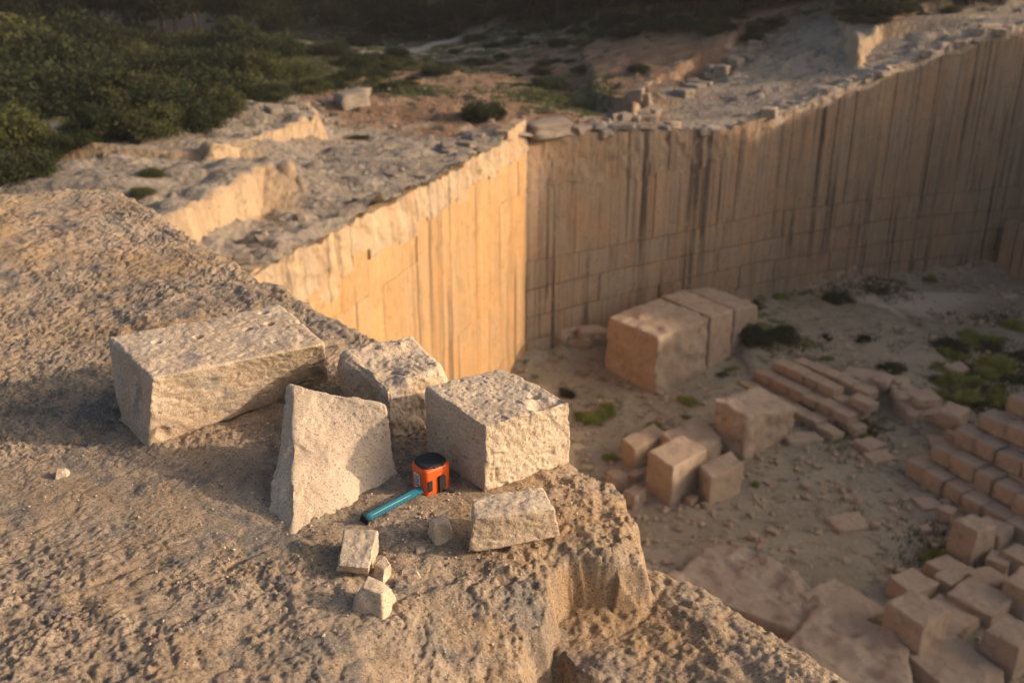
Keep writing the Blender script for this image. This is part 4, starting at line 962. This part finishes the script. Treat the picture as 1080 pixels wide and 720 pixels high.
for i in range(70):
    px, py, sp = RS.choice(((800, 330, 22), (870, 322, 30), (940, 318, 25), (810, 380, 22), (1030, 410, 40), (1060, 365, 22), (900, 458, 30), (980, 390, 30), (1000, 440, 22), (620, 420, 22), (930, 360, 30), (700, 440, 40)))
    br = i % 3 != 0; shrub_px(px + RS.gauss(0, 1) * sp, py + RS.gauss(0, .3) * sp, RS.uniform(.25, .6), 'low ' + ('bright yellow-green' if br else 'dull dark green') + ' weed clump among the rubble of the pit floor', G3, SHW if br else False, .7, pit=True)
# wood along the top
GT = 'trees of the wood along the top edge'
for rowi, (dy, n) in enumerate(((0, 24), (9, 26), (17, 28), (24, 30), (30, 30))):
    for i in range(n):
        px = -50 + 1200 * (i + RS.uniform(-.35, .35)) / n
        by = float(np.interp(px, [-50, 250, 420, 560, 700, 830, 960, 1030, 1150], [48, 44, 40, 26, 17, 12, 6, 3, -4]))
        if px > 1090: continue
        q = hit(px, by - dy + RS.uniform(-3, 2)); plant('tree', q[0], q[1], q[2], RS.uniform(1.7, 3.4) * (.6 if px > 800 else 1), 'dark evergreen tree in the wood along the top edge', GT, hk=RS.uniform(.8, 1.2))
for i in range(70):
    px = RS.uniform(540, 1088); by = float(np.interp(px, [540, 700, 830, 960, 1030, 1100], [24, 15, 10, 5, 2, -3])); q = hit(px, by + RS.uniform(-9, 2))
    plant('tree', q[0], q[1], q[2], RS.uniform(1.2, 2.3), 'dark evergreen tree in the wood along the top edge', GT, hk=RS.uniform(.7, 1.0))
# dry grass on the plateau and in the pit
def grass(name, pts, h, mat, seed, blades=9):
    R = np.random.default_rng(seed); n = len(pts) * blades; p = np.repeat(pts, blades, 0) + np.concatenate([R.normal(0, .10, (n, 2)), np.zeros((n, 1))], 1)
    a = R.uniform(0, 6.28, n); hh = h * R.uniform(.5, 1.3, n); lean = R.uniform(.1, .7, n) * hh; w = .022
    dx, dy = np.cos(a), np.sin(a)
    V = np.stack([p + np.stack([-dy * w, dx * w, 0 * a - .03], -1), p + np.stack([dy * w, -dx * w, 0 * a - .03], -1), p + np.stack([dx * lean, dy * lean, hh], -1)], 1).reshape(-1, 3)
    tag(link(name, np_mesh(name, V, np.arange(3 * n).reshape(-1, 3), False, [mat])), kind='stuff')
def blob_pts(spots, z, n, zf, seed):
    R = np.random.default_rng(seed); out = []
    for px, py, r in spots:
        q = P(px, py, z); m = int(n * r); x = q[0] + R.normal(0, r * .5, m); y = q[1] + R.normal(0, r * .6, m); out.append(np.stack([x, y], -1))
    o = np.concatenate(out); ins = sdf_poly(o[:, 0], o[:, 1], PIT); o = o[ins < -.5] if z > 5 else o[ins > .3]
    return np.concatenate([o, zf(o[:, 0], o[:, 1])[:, None]], 1)
M_GRASS = mat_leaf('grass_blade', (.085, .09, .03), (.12, .11, .05))
grass('grass', blob_pts([g for g in GRASS if g[2] < 13], 10.4, 90, lambda x, y: plateau_z(x, y)[0], 3), .22, M_GRASS, 4)
grass('pit_grass', blob_pts(FGREEN, 0, 90, floor_z, 5), .20, M_GRASS, 6)

# ------------------------------------------------------------------ the dusty evening air
def build_haze():
    bpy.context.view_layer.update(); lo = np.full(3, 1e9); hi = -lo
    for o in SC.objects:
        if o.type == 'MESH':
            for c in o.bound_box: w = np.array(o.matrix_world @ Vector(c)); lo = np.minimum(lo, w); hi = np.maximum(hi, w)
    (x0, y0, zl), (x1, y1, zh) = lo - 1.0, np.maximum(hi, [0, 0, H]) + 1.0
    V = [(x, y, z) for z in (zl, zh) for x, y in ((x0, y0), (x1, y0), (x1, y1), (x0, y1))]
    me = pmesh('haze', V, [(3, 2, 1, 0), (4, 5, 6, 7), (0, 1, 5, 4), (1, 2, 6, 5), (2, 3, 7, 6), (3, 0, 4, 7)], None)
    m = bpy.data.materials.new('haze_air'); m.use_nodes = True; t = m.node_tree; t.nodes.remove(t.nodes['Principled BSDF'])
    v = t.nodes.new('ShaderNodeVolumePrincipled'); v.inputs['Density'].default_value = .00042; v.inputs['Color'].default_value = (.95, .9, .84, 1); v.inputs['Anisotropy'].default_value = .2
    t.links.new(v.outputs[0], t.nodes['Material Output'].inputs['Volume']); me.materials.append(m)
    tag(link('haze', me), kind='stuff')
build_haze()
